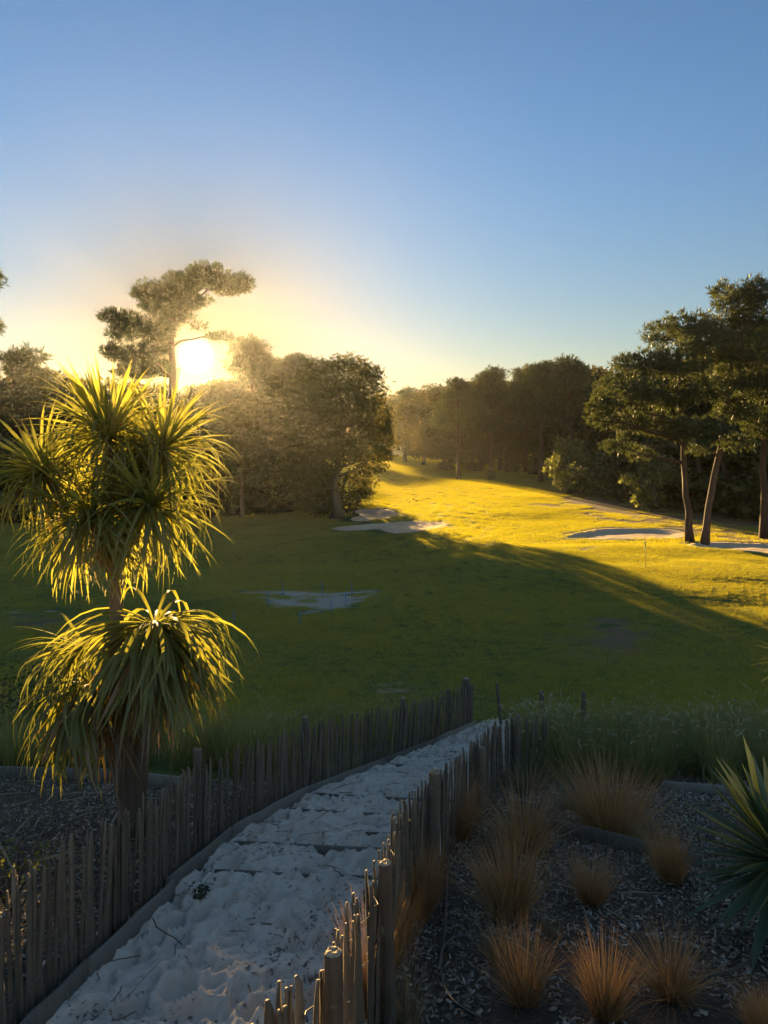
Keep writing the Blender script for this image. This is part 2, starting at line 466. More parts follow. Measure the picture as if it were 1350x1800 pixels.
PL = np.array([(-2.25, 1.5), (-2.22, 3.0), (-2.2, 5), (-2.14, 5.6), (-1.97, 8.7), (-1.2, 11.6), (.5, 15.3), (2.65, 20.3), (3.1, 22.5)])
PR = np.array([(-1.1, 1.5), (-.62, 2.7), (-.36, 3.45), (-.12, 4.69), (.07, 6.3), (.36, 7.6), (.7, 8.8), (1.02, 9.7), (1.36, 10.9), (1.9, 12.7), (2.6, 15.0), (3.6, 19.0), (4.3, 22.5)])
_yy = np.arange(1.0, 23.5, 0.05)
def _sm(tab, w=14):
    z = np.interp(_yy, tab[:, 1], tab[:, 0]); k = np.hanning(2 * w + 1); k /= k.sum()
    return np.convolve(np.concatenate([np.full(w, z[0]), z, np.full(w, z[-1])]), k, 'valid')
_xl, _xr = _sm(PL), _sm(PR)
xl = lambda y: np.interp(y, _yy, _xl)
xr = lambda y: np.interp(y, _yy, _xr)
def path_mask(x, y):
    m = np.minimum(x - xl(y), xr(y) - x)
    return sm(0.0, 0.10, m) * sm(22.0, 21.0, y)

# bunkers: outlines in ground coordinates (centre, half axes, wobble)
BUNK = [
    # name, outline points as photo-ground pairs (px, y-distance)
    ('upper_left', [(612, 104), (640, 106.5), (672, 104), (690, 99.5), (704, 93.5), (690, 90.5), (655, 89.5), (622, 91), (618, 95), (632, 97.5), (628, 101)]),
    ('lower_left', [(580, 84), (610, 86), (660, 86), (710, 84.5), (745, 82), (775, 79.5), (790, 77), (770, 75), (740, 74), (700, 74.5), (678, 77.5), (660, 80.5), (610, 81)]),
    ('right_front', [(980, 62.5), (1020, 66), (1060, 68.5), (1120, 69.5), (1170, 69), (1205, 67), (1206, 64), (1180, 62.3), (1120, 61.3), (1060, 60.8), (1015, 61)]),
    ('right_edge', [(1206, 57), (1225, 59.5), (1270, 60), (1330, 59.3), (1400, 58.5), (1400, 53.8), (1340, 53.6), (1290, 54.4), (1240, 55.4)]),
]
def spline_closed(pts, n=90):
    pts = np.asarray(pts, float); m = len(pts); out = []
    for i in range(m):
        p0, p1, p2, p3 = pts[i - 1], pts[i], pts[(i + 1) % m], pts[(i + 2) % m]
        for t in np.linspace(0, 1, n // m + 1, endpoint=False):
            out.append(0.5 * ((2 * p1) + (-p0 + p2) * t + (2 * p0 - 5 * p1 + 4 * p2 - p3) * t * t + (-p0 + 3 * p1 - 3 * p2 + p3) * t ** 3))
    return np.array(out)
def inside_dist(poly, x, y):
    """signed distance to the outline, positive inside"""
    shp = np.shape(x); x = np.ravel(x); y = np.ravel(y)
    res = np.full(x.shape, -9.0)
    lo, hi = poly.min(0) - 3, poly.max(0) + 3
    idx = np.where((x > lo[0]) & (x < hi[0]) & (y > lo[1]) & (y < hi[1]))[0]
    if len(idx):
        px, py = x[idx][:, None], y[idx][:, None]
        a = poly; b = np.roll(poly, -1, 0); e = b - a
        t = np.clip(((px - a[:, 0]) * e[:, 0] + (py - a[:, 1]) * e[:, 1]) / ((e ** 2).sum(1) + 1e-9), 0, 1)
        d = np.sqrt((px - a[:, 0] - t * e[:, 0]) ** 2 + (py - a[:, 1] - t * e[:, 1]) ** 2).min(1)
        c = ((a[:, 1] > py) != (b[:, 1] > py)) & (px < e[:, 0] * (py - a[:, 1]) / (e[:, 1] + 1e-12) + a[:, 0])
        ins = c.sum(1) % 2 == 1
        res[idx] = np.where(ins, d, -d)
    return res.reshape(shp)
BPOLY = [spline_closed([((px - HX) / F * d, d) for px, d in pts]) for _, pts in BUNK]
def bunker_in(x, y):
    r = np.full(np.shape(x), -9.0)
    for p in BPOLY: r = np.maximum(r, inside_dist(p, x, y))
    return r
def dirt_amount(x, y):
    u = x / np.maximum(y, 5.0); px = HX + u * F
    d = 0.95 * sm(26.0, 29.0, x + 0.24 * (y - 67)) * sm(50, 60, y) * sm(900, 1010, px)              # forest floor
    for cx, cy, rx, ry, am in ((1080, 82, 110, 9, .75), (980, 90, 80, 6, .65), (1150, 74, 70, 5, .8), (820, 88, 40, 3, .45), (1040, 53, 55, 3.0, .5), (1060, 31, 130, 4.5, .6), (1150, 28, 60, 2, .45), (830, 32, 40, 1.5, .4),
                               (90, 36, 130, 2.5, .6), (820, 52, 30, 1.5, .4), (700, 24.5, 60, 1.0, .6), (470, 110, 300, 10, .5)):
        r = np.sqrt(((px - cx) / rx) ** 2 + ((y - cy) / ry) ** 2)
        d = np.maximum(d, am * sm(1.25, 0.5, r))
    return np.clip(d, 0, 1)
def sand_amount(x, y):
    u = x / np.maximum(y, 5.0); px = HX + u * F
    d = np.zeros(np.shape(x))
    for cx, cy, rx, ry, am in ((545, 41.5, 105, 4.2, .85), (470, 44.0, 70, 2.0, .6), (630, 42.5, 50, 2.6, .6), (60, 38, 110, 2, .35), (690, 25.3, 55, 0.9, .45)):
        r = np.sqrt(((px - cx) / rx) ** 2 + ((y - cy) / ry) ** 2)
        d = np.maximum(d, am * sm(1.25, 0.45, r))
    return d

# terrain sheet
def make_ground():
    ys = [0.5]
    while ys[-1] < 690:
        y = ys[-1]
        ys.append(y + max(0.22, 0.0065 * y))
    ys = np.array(ys)
    us = np.linspace(-1.0, 1.0, 281)
    us = np.sign(us) * (0.6 * np.abs(us) + 0.4 * np.abs(us) ** 3)
    Y, Uu = np.meshgrid(ys, us, indexing='ij')
    X = Uu * (Y + 9.0)
    Z = G(X, Y)
    Z = Z - 0.3 * path_mask(X, Y) - 0.35 * sm(13.6, 12.8, Y)
    bi = bunker_in(X, Y)
    Z = Z - 0.9 * sm(0.0, 1.0, bi) + 0.06 * sm(-1.6, -0.3, bi) * sm(0.15, -0.3, bi)
    nr, nc = X.shape
    i = np.arange(nr - 1)[:, None] * nc + np.arange(nc - 1)[None]
    q = np.stack([i, i + 1, i + nc + 1, i + nc], -1).reshape(-1, 4)
    V = np.stack([X, Y, Z], -1).reshape(-1, 3)
    o = build('ground', V, q, M['ground'], None, True, {'dirt': ('FLOAT', dirt_amount(X, Y)), 'sand': ('FLOAT', sand_amount(X, Y))})
    tag(o, kind='structure')
make_ground()

def make_bunker(poly):
    lo, hi = poly.min(0), poly.max(0)
    st = 0.22
    gx, gy = np.meshgrid(np.arange(lo[0], hi[0] + st, st), np.arange(lo[1], hi[1] + st, st), indexing='ij')
    d = inside_dist(poly, gx, gy)
    c = poly.mean(0); DEP = 0.34
    tt = sm(-0.45, 0.45, ((gx - c[0]) * .6 / (hi[0] - lo[0]) - (gy - c[1]) * .6 / (hi[1] - lo[1])))
    Z = G(gx, gy) + 0.04 - DEP * sm(0.0, 1.8, d) * (1 - 0.75 * tt) + 0.10 * vn(gx, gy, 1.5, 4) * sm(0, .6, d) + 0.05 * vn(gx, gy, .5, 6) * sm(0, .4, d)
    Z = Z - 0.4 * sm(-0.02, -0.25, d)
    nr, nc = gx.shape
    i = (np.arange(nr - 1)[:, None] * nc + np.arange(nc - 1)[None]).ravel()
    q = np.stack([i, i + nc, i + nc + 1, i + 1], -1)
    keep = (d.ravel()[q] > -0.3).any(1)
    q = q[keep]
    used = np.unique(q); mp = np.full(nr * nc, -1); mp[used] = np.arange(len(used))
    V = np.stack([gx, gy, Z], -1).reshape(-1, 3)[used]
    o = build('bunker', V, mp[q], M['bunker'], None, True)
    tag(o, kind='structure')
for p_ in BPOLY: make_bunker(p_)

# planting beds on the slope
def make_beds():
    ys = np.arange(1.5, 13.62, 0.07); xs = np.arange(-13, 13.01, 0.09)
    X, Y = np.meshgrid(xs, ys, indexing='ij')
    Z = G(X, Y) + 0.06 * vn(X, Y, .8, 5) + 0.03 * vn(X, Y, .25, 6) - 0.3 * path_mask(X, Y) - 0.3 * sm(13.2, 13.6, Y + 0.8 * vn(X, Y, 2., 8))
    nr, nc = X.shape
    i = (np.arange(nr - 1)[:, None] * nc + np.arange(nc - 1)[None]).ravel()
    q = np.stack([i, i + nc, i + nc + 1, i + 1], -1)
    xc = X.ravel()[q].mean(1); yc = Y.ravel()[q].mean(1)
    for nm, k in (('mulch_bed', xc < 0.5 * (xl(yc) + xr(yc))), ('mulch_bed', xc >= 0.5 * (xl(yc) + xr(yc)))):
        qq = q[k]; used = np.unique(qq); mp = np.full(nr * nc, -1); mp[used] = np.arange(len(used))
        tag(build(nm, np.stack([X, Y, Z], -1).reshape(-1, 3)[used], mp[qq], M['mulch'], None, True), kind='structure')
make_beds()

# the sand path with trodden steps
S0, SD, NS = 7.0, 0.86, 11
def path_s(x, y):
    c = lambda yy: 0.5 * (xl(yy) + xr(yy))
    dx = (c(y + 0.2) - c(y - 0.2)) / 0.4
    return y + (x - c(y)) * dx * 0.75
def path_z(x, y):
    s = path_s(x, y)
    f = (s - S0) / SD; fr = f - np.floor(f)
    fr = np.mod(f + 0.22 * vn(x, y, 0.35, 15), 1.0)
    saw = np.where(fr < 0.74, fr / 0.74, (1 - fr) / 0.26) - 0.5
    win = sm(S0 - 0.9, S0 - 0.1, s) * sm(S0 + SD * NS, S0 + SD * (NS - 1), s)
    return G(x, y) + 0.06 + 0.10 * saw * win * (0.75 + 0.9 * vn(x, y, 0.6, 14))
def make_path():
    ys = np.arange(1.6, 21.9, 0.028); vs = np.linspace(0, 1, 84)
    Y = np.repeat(ys[:, None], len(vs), 1)
    X = xl(Y) - 0.03 + (xr(Y) - xl(Y) + 0.06) * vs[None]
    Z = path_z(X, Y)
    D = np.zeros_like(Z)
    r2 = np.random.default_rng(3)
    for k in range(1900):
        y0 = 1.6 + 20 * r2.random() ** 1.25; v0 = r2.random(); x0 = float(xl(y0) + (xr(y0) - xl(y0)) * v0)
        big = r2.random() < 0.34
        ra = r2.uniform(0.10, 0.17) if big else r2.uniform(0.04, 0.09); rb = ra * r2.uniform(0.5, 0.8)
        th = r2.normal(1.2, 0.5); dep = ra * r2.uniform(0.36, 0.95)
        i0, i1 = np.searchsorted(ys, [y0 - 0.5, y0 + 0.5])
        dx = X[i0:i1] - x0; dy = Y[i0:i1] - y0
        a = (dx * math.cos(th) + dy * math.sin(th)) / ra; b = (-dx * math.sin(th) + dy * math.cos(th)) / rb
        r = np.sqrt(a * a + b * b)
        D[i0:i1] += -dep / (1 + r ** 4) + 0.45 * dep * np.exp(-((r - 1.35) / 0.3) ** 2)
    D = 0.16 * np.tanh(D / 0.16)
    D += 0.06 * vn(X, Y, 0.35, 1) + 0.045 * vn(X, Y, 0.13, 2) + 0.022 * vn(X, Y, 0.06, 3)
    D *= sm(0, 0.08, np.minimum(vs, 1 - vs))[None] * 0.75 + 0.25
    # sand peters out into the turf at the foot
    end = sm(19.0, 21.8, Y + 1.2 * vn(X, Y, .9, 7))
    Z = Z + D * (1 - 0.6 * end) - 0.16 * end
    nr, nc = X.shape
    i = (np.arange(nr - 1)[:, None] * nc + np.arange(nc - 1)[None]).ravel()
    q = np.stack([i, i + 1, i + nc + 1, i + nc], -1)
    tag(build('sand_path', np.stack([X, Y, Z], -1).reshape(-1, 3), q, M['sand'], None, True), kind='structure')
make_path()

def board(name, a, b, h, th, mat, label, cat, group=None, sink=0.05):
    """a weathered plank on edge from a to b (bottom line), slightly ragged"""
    a = np.asarray(a, float); b = np.asarray(b, float); n = 7
    d = b - a; L = np.linalg.norm(d); side = np.array([-d[1], d[0], 0]); side /= np.linalg.norm(side) + 1e-9
    V = []; r2 = np.random.default_rng(int(abs(a[0] * 77 + a[1] * 131)) + 1)
    for i in range(n):
        p = a + d * i / (n - 1)
        tj = h + r2.normal(0, 0.006); bend = r2.normal(0, 0.004)
        for (s, z) in ((-.5, -sink), (.5, -sink), (.5, tj - .008), (.32, tj), (-.32, tj + .002), (-.5, tj - .01)):
            V.append(p + side * (s * th + bend) + np.array([0, 0, z]) - a)
    q = []
    for i in range(n - 1):
        for k in range(6): q.append((i * 6 + k, i * 6 + (k + 1) % 6, (i + 1) * 6 + (k + 1) % 6, (i + 1) * 6 + k))
    me = mesh(name, V, [np.array(q), np.array([[5, 4, 3, 2, 1, 0], [(n - 1) * 6 + k for k in range(6)]])], mat)
    o = link(name, me); o.location = tuple(a)
    return tag(o, label, cat, group)

EDGE_LABELS = ['nearest edging board of the sand path, by the frame bottom', 'long lichen-spotted edging board beside the nearest pickets', 'grey edging board below the pickets left of the path, third from the bottom',
               'edging board at the bend where the left fence turns', 'thin edging board along the upper bend of the path', 'edging board near the far end of the left fence', 'farthest edging board beside the tall bundled post']
ecut = [3.2, 5.45, 7.25, 9.15, 11.6, 14.3, 17.0, 19.9]
for k in range(7):
    y0, y1 = ecut[k] + 0.02, ecut[k + 1] - 0.02
    off = -0.03 + 0.03 * (k % 2)
    a = (float(xl(y0)) + off - .02, y0, gz(float(xl(y0)), y0) + 0.02)
    b = (float(xl(y1)) + off + .01, y1, gz(float(xl(y1)), y1) + 0.02)
    board('edging_board', a, b, 0.17 if k < 4 else 0.13, 0.035, M['board'], EDGE_LABELS[k], 'edging board', 'boards edging the sand path', 0.14)
STEP_ORD = ['first', 'second', 'third', 'fourth', 'fifth', 'sixth', 'seventh', 'eighth', 'ninth', 'tenth']
for k in range(1, 11):
    s = S0 + SD * k
    # the riser follows a line of constant s across the path
    pts = []
    for side in (0.03, 0.97):
        y = s
        for _ in range(12):
            x = float(xl(y) + (xr(y) - xl(y)) * side)
            y += s - float(path_s(np.array([x]), np.array([y]))[0])
        pts.append((x, y))
    (x0, y0), (x1, y1) = pts
    za = float(path_z(np.array([x0]), np.array([y0 - 0.10]))[0]); zb = float(path_z(np.array([x1]), np.array([y1 - 0.10]))[0])
    board('step_riser', (x0, y0, za - 0.14), (x1, y1, zb - 0.14), 0.085 + 0.014 * (k % 3), 0.03, M['board'],
          'half-buried timber riser, %s step down the sand path' % STEP_ORD[k - 1], 'step', 'timber steps in the sand', 0.1)

# bed edging planks
for (pa, pb, h, lab) in (((970, 1463, 9.6), (1235, 1512, 8.05), 0.17, 'grey plank edging among the orange tufts, left of the yucca'),
                         ((1165, 1392, 12.1), (1340, 1405, 11.6), 0.14, 'plank edging at the foot of the feathery grass bank'),
                         ((-60, 1358, 13.2), (215, 1370, 12.8), 0.2, 'long plank edging the left bed, behind the drooping palm leaves'),
                         ((218, 1372, 12.75), (345, 1390, 12.0), 0.2, 'short plank edging the left bed, between palm trunk and picket fence')):
    a = at(*pa); b = at(*pb)
    a[2] = gz(a[0], a[1]); b[2] = gz(b[0], b[1])
    board('edging_plank', a, b, h, 0.05, M['board'], lab, 'edging plank', 'planks edging the beds', 0.15)

# ------------------------------------------------------------------ paling fences
def picket_mesh(seed):
    r = np.random.default_rng(seed)
    w = r.uniform(0.034, 0.052); t = r.uniform(0.016, 0.026); H = 1.0
    sec = [(-.5, -.5), (.5, -.5), (.42, .1), (0.05, .5), (-.42, .15)]
    zs = [-0.18, 0.2, 0.55, 0.86, 0.96, 1.0]
    sc = [1.0, r.uniform(.9, 1.1), r.uniform(.9, 1.1), r.uniform(.9, 1.05), r.uniform(.5, .68), r.uniform(.2, .4)]
    ox = np.cumsum(r.normal(0, 0.005, 6)); oy = np.cumsum(r.normal(0, 0.004, 6))
    V = []; q = []
    for i, z in enumerate(zs):
        for (a, b) in sec: V.append((a * w * sc[i] + ox[i], b * t * max(sc[i], .6) + oy[i], z * H))
    for i in range(5):
        for k in range(5): q.append((i * 5 + k, i * 5 + (k + 1) % 5, (i + 1) * 5 + (k + 1) % 5, (i + 1) * 5 + k))
    me = mesh('picket', V, [np.array(q), np.array([[25, 26, 27, 28, 29]])], M['picket'])
    me.materials.append(M['cut']); me.polygons[len(q)].material_index = 1
    return me
PICK = [picket_mesh(s) for s in range(14)]
def post_meshes(r, h, seed):
    m = MB(); z = np.array([-0.3, 0.1, h * .5, h * .9, h - .012, h])
    rr = r * np.array([1.04, 1.02, 1.0, .98, .97, .90])
    m.tube(np.stack([np.zeros(6), np.zeros(6), z], -1), rr, 14, False, 0.02)
    body = mesh('post', *m.out(), M['post'], True)
    c = MB(); n = 18; rg = np.random.default_rng(seed); v = []; t = []
    th = np.linspace(0, 2 * np.pi, n, endpoint=False)
    for kk, (rad, dz) in enumerate(((.93, -.003), (.62, .010), (.3, .004))):
        for a in th: v.append((r * rad * math.cos(a) * .98, r * rad * math.sin(a) * .98, h + dz + rg.normal(0, .006)))
    v.append((0, 0, h - .012)); q = []
    for kk in range(2):
        for i in range(n): q.append((kk * n + i, kk * n + (i + 1) % n, (kk + 1) * n + (i + 1) % n, (kk + 1) * n + i))
    for i in range(n): t.append((2 * n + i, 2 * n + (i + 1) % n, 3 * n))
    c.add(v, q, t)
    return body, mesh('end_grain', *c.out(), M['cut'])
def along(poly, step):
    poly = np.asarray(poly, float)
    seg = np.linalg.norm(np.diff(poly, axis=0), axis=1); cum = np.concatenate([[0], np.cumsum(seg)])
    s = np.arange(0, cum[-1], step)
    return np.stack([np.interp(s, cum, poly[:, 0]), np.interp(s, cum, poly[:, 1])], -1), cum[-1]
def fence(name, line, spacing, posts, label, seed, lean=0.0, dense_from=None):
    r = np.random.default_rng(seed)
    pts, L = along(line, spacing)
    root = empty(name, (pts[0][0], pts[0][1], gz(*pts[0])))
    org = np.array(root.location)
    tops = []
    for i, p in enumerate(pts):
        j = min(max(i, 1), len(pts) - 2); tg = pts[j + 1] - pts[j - 1]
        z = gz(p[0], p[1])
        h = 1.08 * (r.uniform(0.92, 1.06) if r.random() > .05 else r.uniform(.7, .9))
        o = link('picket', PICK[r.integers(len(PICK))], root)
        o.location = (p[0] + r.normal(0, .008) - org[0], p[1] + r.normal(0, .008) - org[1], z - org[2] - 0.02)
        ln = lean(p[1]) if callable(lean) else lean
        o.rotation_euler = (r.normal(0, .028), r.normal(0, .032) + ln, math.atan2(tg[1], tg[0]) + r.normal(0, .2))
        o.scale = (r.uniform(.9, 1.5), r.uniform(.8, 1.2), h)
        tops.append((p[0], p[1], z, ln))
    # twisted tie wires
    for hh in (0.28, 0.62, 0.88):
        w = []
        for i, (x, y, z, ln) in enumerate(tops[::2]):
            j = min(max(2 * i, 1), len(pts) - 2); tg = pts[j + 1] - pts[j - 1]; nn = np.array([-tg[1], tg[0]]); nn /= np.linalg.norm(nn)
            sg = 0.022 * (1 if i % 2 else -1)
            w.append((x + nn[0] * sg + ln * hh * .7 - org[0], y + nn[1] * sg - org[1], z + hh + r.normal(0, .008) - org[2]))
        m = MB().tube(w, 0.0038, 4, False); build('wire', *m.out(), M['wire'], root)
    for (x, y, rad, h) in posts:
        b, c = post_meshes(rad, h, int(x * 100) + 900)
        o = link('post', b, root); o.location = (x - org[0], y - org[1], gz(x, y) - org[2]); o.rotation_euler = (r.normal(0, .015), r.normal(0, .015), r.uniform(0, 6))
        e = link('end_grain', c, o)
    return tag(root, label, 'fence')
LY = np.concatenate([np.arange(3.6, 8.0, .4), np.arange(8.0, 20.4, .4)])
LF = np.stack([xl(LY) - 0.13, LY], -1)
leftposts = []
for (yy, rad, h) in ((8.75, .058, 1.2), (12.0, .06, 1.2), (15.6, .055, 1.17), (18.4, .05, 1.12)):
    leftposts.append((float(xl(yy)) - 0.22, yy, rad, h))
fence('picket_fence', LF, 0.066, leftposts, 'long weathered paling fence on the left side of the sand path', 21, lambda y: 0.10 * float(sm(11, 15, y)))
RF = [(-.62, 2.55), (-.50, 2.95), (-.30, 3.45), (-.06, 4.69), (.13, 6.3), (.43, 7.6), (.78, 8.8), (1.10, 9.7), (1.44, 10.9), (1.92, 12.4), (2.2, 12.95), (2.85, 13.1)]
fence('picket_fence', RF, 0.062, [(-.22, 3.42, .044, 1.13), (.04, 4.72, .044, 1.12), (.50, 7.55, .062, 1.17), (1.28, 9.9, .05, 1.05), (2.3, 12.85, .055, 1.12)],
      'shorter paling fence on the right of the sand path, beside the orange tufts', 22)

# bundle of stakes at the foot of the left fence
def stake_post(name, x, y, r, h, label, cat, lean=(0, 0), extra=0):
    root = empty(name, (x, y, gz(x, y)))
    b, c = post_meshes(r, h, 5); o = link('post', b, root); link('end_grain', c, o)
    rr = np.random.default_rng(int(x * 50) + 3)
    for k in range(extra):
        a = k / extra * 2 * math.pi + rr.normal(0, .2); q = link('picket', PICK[k % len(PICK)], root)
        q.location = (math.cos(a) * (r + .03), math.sin(a) * (r + .03), 0); q.rotation_euler = (rr.normal(0, .03), rr.normal(0, .03), a + math.pi / 2); q.scale = (1.25, 1.3, h * rr.uniform(.85, 1.04))
    root.rotation_euler = (lean[0], lean[1], 0)
    return tag(root, label, cat)
stake_post('gate_post', 2.25, 20.4, .10, 1.22, 'tall dark post wrapped in palings at the end of the left fence', 'post', (0, 0), 11)
stake_post('leaning_stake', 3.14, 20.0, .045, 1.15, 'thin leaning stake standing alone at the foot of the sand path', 'stake', (0, -0.10), 0)
for px, lab in ((952, 'short post top showing above the feathery grass, beside the fence corner'), (1026, 'short post top showing above the feathery grass, right of the first')):
    p = at(px, 1215, 16.3)
    stake_post('fence_post', p[0], p[1], .05, p[2] - gz(p[0], p[1]), lab, 'post')

# ------------------------------------------------------------------ trees
def pine_tufts(pads, nb, ln, wd, dens, seed):
    r = np.random.default_rng(seed); C = []; O = []
    for (cx, cy, cz, rx, ry, rz, k) in pads:
        n = max(8, int(dens * k * (rx * ry * rz) ** (2 / 3) * 40))
        d = r.standard_normal((n, 3)); d /= np.linalg.norm(d, axis=1)[:, None]
        rad = 0.35 + 0.65 * r.random(n) ** 0.6
        rad *= 1 + 0.22 * np.sin(5 * np.arctan2(d[:, 1], d[:, 0]) + r.uniform(0, 6)) * (d[:, 2] > -.3) + r.normal(0, .07, n)
        p = d * rad[:, None]; p[:, 2] = np.where(p[:, 2] < 0, p[:, 2] * 0.62, p[:, 2])
        C.append(p * (rx, ry, rz) + (cx, cy, cz)); O.append(d)
    C = np.concatenate(C); O = np.concatenate(O); n = len(C)
    up = np.array([0, 0, .55])
    D = O[:, None] * 0.55 + up + r.standard_normal((n, nb, 3)) * 0.62
    D /= np.linalg.norm(D, axis=2)[..., None]
    L = ln * r.uniform(.65, 1.15, (n, nb, 1))
    S = np.cross(D, r.standard_normal((n, nb, 3))); S /= np.linalg.norm(S, axis=2)[..., None] + 1e-9
    B = C[:, None] + D * 0.02
    W = wd * r.uniform(.7, 1.2, (n, nb, 1))
    # a needle spray: kite shaped sliver
    V = np.stack([B, B + D * L * .45 + S * W / 2, B + D * L, B + D * L * .45 - S * W / 2], 2).reshape(-1, 3)
    q = np.arange(n * nb * 4).reshape(-1, 4)
    return V, q
def leaf_cloud(clumps, size, dens, seed, shell=0.45):
    r = np.random.default_rng(seed); C = []; O = []
    for (cx, cy, cz, rx, ry, rz, k) in clumps:
        n = max(10, int(dens * k * (rx * ry * rz) ** (2 / 3) * (10 if size < .2 else 42)))
        d = r.standard_normal((n, 3)); d /= np.linalg.norm(d, axis=1)[:, None]
        rad = shell + (1 - shell) * r.random(n) ** 0.6 + r.normal(0, .15, n)
        p = d * rad[:, None]; p[:, 2] = np.where(p[:, 2] < 0, p[:, 2] * .8, p[:, 2])
        C.append(p * (rx, ry, rz) + (cx, cy, cz)); O.append(d)
    C = np.concatenate(C); O = np.concatenate(O); n = len(C)
    N = O * .5 + r.standard_normal((n, 3)) * .75 + (0, 0, .35); N /= np.linalg.norm(N, axis=1)[:, None]
    A = np.cross(N, r.standard_normal((n, 3))); A /= np.linalg.norm(A, axis=1)[:, None] + 1e-9
    Bv = np.cross(N, A)
    s = size * r.uniform(.55, 1.25, (n, 1))
    V = np.stack([C - A * s * .6, C + Bv * s * .36 - N * s * .08, C + A * s * .6, C - Bv * s * .36 - N * s * .08], 1).reshape(-1, 3)
    return V, np.arange(n * 4).reshape(-1, 4)
def curved(a, b, n, r, wob, sag=0.0):
    a = np.asarray(a, float); b = np.asarray(b, float); t = np.linspace(0, 1, n)[:, None]
    p = a + (b - a) * t
    w = np.cumsum(r.normal(0, wob, (n, 3)), 0); w -= w[0] + (w[-1] - w[0]) * t
    p = p + w; p[:, 2] += (sag * np.sin(np.pi * t))[:, 0]
    return p
def trunk_mesh(path, r0, r1, pads, seed, mat, limb_r=.12, sides=9):
    """one trunk with limbs reaching every foliage pad"""
    r = np.random.default_rng(seed); m = MB()
    path = np.asarray(path, float); n = 12
    tt = np.linspace(0, 1, len(path)); ts = np.linspace(0, 1, n)
    P = np.stack([np.interp(ts, tt, path[:, k]) for k in range(3)], -1)
    P[1:-1, :2] += r.normal(0, r0 * .18, (n - 2, 2))
    rad = r0 + (r1 - r0) * ts ** .85; rad[0] *= 1.28; rad[1] *= 1.04
    m.tube(P, rad, sides, True, .04)
    for c in pads:
        c = np.asarray(c[:3], float)
        zz = P[:, 2]; zt = c[2] - 0.35 * math.hypot(c[0] - P[-1, 0], c[1] - P[-1, 1])
        k = int(np.clip(np.searchsorted(zz, zt), 3, n - 1))
        a = P[k]; d = np.linalg.norm(c - a)
        if d < .4: continue
        q = curved(a, c, 6, r, d * .035, d * .05)
        m.tube(q, np.linspace(min(limb_r, rad[k] * .7) * (0.6 + .05 * d), .025, 6), 5, False)
        for _ in range(2):
            e = c + r.normal(0, .35, 3) * d * .5
            m.tube(curved(q[3], e, 4, r, d * .03), np.linspace(limb_r * .3, .015, 4), 4, False)
    return mesh('trunk', *m.out(), mat, True)
def plant_tree(name, loc, tm, cm, label, cat, group=None, rz=0.0, sc=(1, 1, 1)):
    root = empty(name, loc); root.rotation_euler = (0, 0, rz); root.scale = sc
    link('trunk', tm, root); link('crown', cm, root)
    return tag(root, label, cat, group)

def px_pads(base, pads, d, depth=1.0, seed=0):
    """foliage pads given where they stand against the view, at distance d (with depth jitter), relative to base"""
    r = np.random.default_rng(seed); out = []
    for (px, py, rx, rz, *k) in pads:
        off = r.normal(0, depth); dd = d + off
        p = at(px, py, dd) - base
        out.append((p[0], p[1], p[2], rx / F * dd, 0.5 * (rx + rz) / F * dd * r.uniform(.8, 1.2), rz / F * dd, k[0] if k else 1.0))
    return out
def ground_at(px, d):
    x = (px - HX) / F * d
    return np.array([x, d, gz(x, d)])

# --- the sunset pine
d = 75.0; b = ground_at(303, d)
P1 = px_pads(b, [(402, 503, 36, 20), (360, 488, 36, 22), (430, 500, 14, 14, .8), (315, 505, 34, 24), (262, 516, 28, 20), (285, 540, 36, 24), (330, 530, 34, 20), (198, 558, 26, 13), (230, 572, 34, 20), (275, 582, 34, 24), (312, 560, 22, 20),
                 (205, 622, 26, 18), (245, 628, 36, 22), (275, 612, 30, 22), (285, 650, 26, 18), (240, 655, 40, 18), (385, 594, 22, 9, .55), (352, 575, 14, 8, .5), (215, 590, 24, 14)], d, 1.3, 1)
tr = [(0, 0, 0), *(at(303, y, d) - b for y in (800, 680, 620, 570)), at(325, 520, d) - b]
plant_tree('pine_tree', b, trunk_mesh(tr, .55, .2, P1, 1, M['bark'], .17), mesh('crown', *pine_tufts(P1, 9, .62, .085, 2.6, 1), M['pine']),
           'tall leaning pine with the low sun glaring beside its trunk', 'tree')
# --- pine outside the left edge of the view
d = 60.0; b = ground_at(-75, d)
PE = px_pads(b, [(-22, 495, 26, 22), (-60, 470, 50, 30), (-22, 575, 24, 22), (-70, 540, 40, 30), (-90, 500, 40, 30)], d, 1.0, 2)
plant_tree('pine_tree', b, trunk_mesh([(0, 0, 0), at(-75, 700, d) - b, at(-70, 500, d) - b], .45, .18, PE, 2, M['bark'], .15),
           mesh('crown', *pine_tufts(PE, 9, .55, .075, 2.6, 2), M['pine']), 'pine at the left frame edge, only branch tips showing against the sky', 'tree')
# --- round oak by the bunkers
d = 95.0; b = ground_at(592, d)
r_ = np.random.default_rng(8)
OK = [(600, 665, 70, 36), (560, 680, 55, 40), (640, 690, 45, 38), (535, 720, 45, 40), (600, 720, 75, 50), (658, 735, 36, 38), (668, 772, 30, 28), (645, 790, 48, 32), (560, 775, 60, 40), (520, 780, 40, 40), (600, 790, 50, 38),
      (510, 830, 30, 30), (550, 830, 36, 26), (672, 800, 20, 15), (655, 822, 28, 16), (630, 838, 26, 16), (640, 862, 16, 10, .8), (500, 750, 30, 30), (610, 640, 40, 18), (650, 655, 25, 18), (560, 645, 30, 16), (676, 748, 18, 24), (530, 868, 24, 18, .7), (694, 782, 10, 9, .8), (645, 848, 22, 14, .8), (628, 868, 28, 18, .8), (606, 892, 22, 16, .8), (560, 890, 30, 20, .8), (565, 858, 34, 22, .9)]
OKp = px_pads(b, OK, d, 1.6, 3)
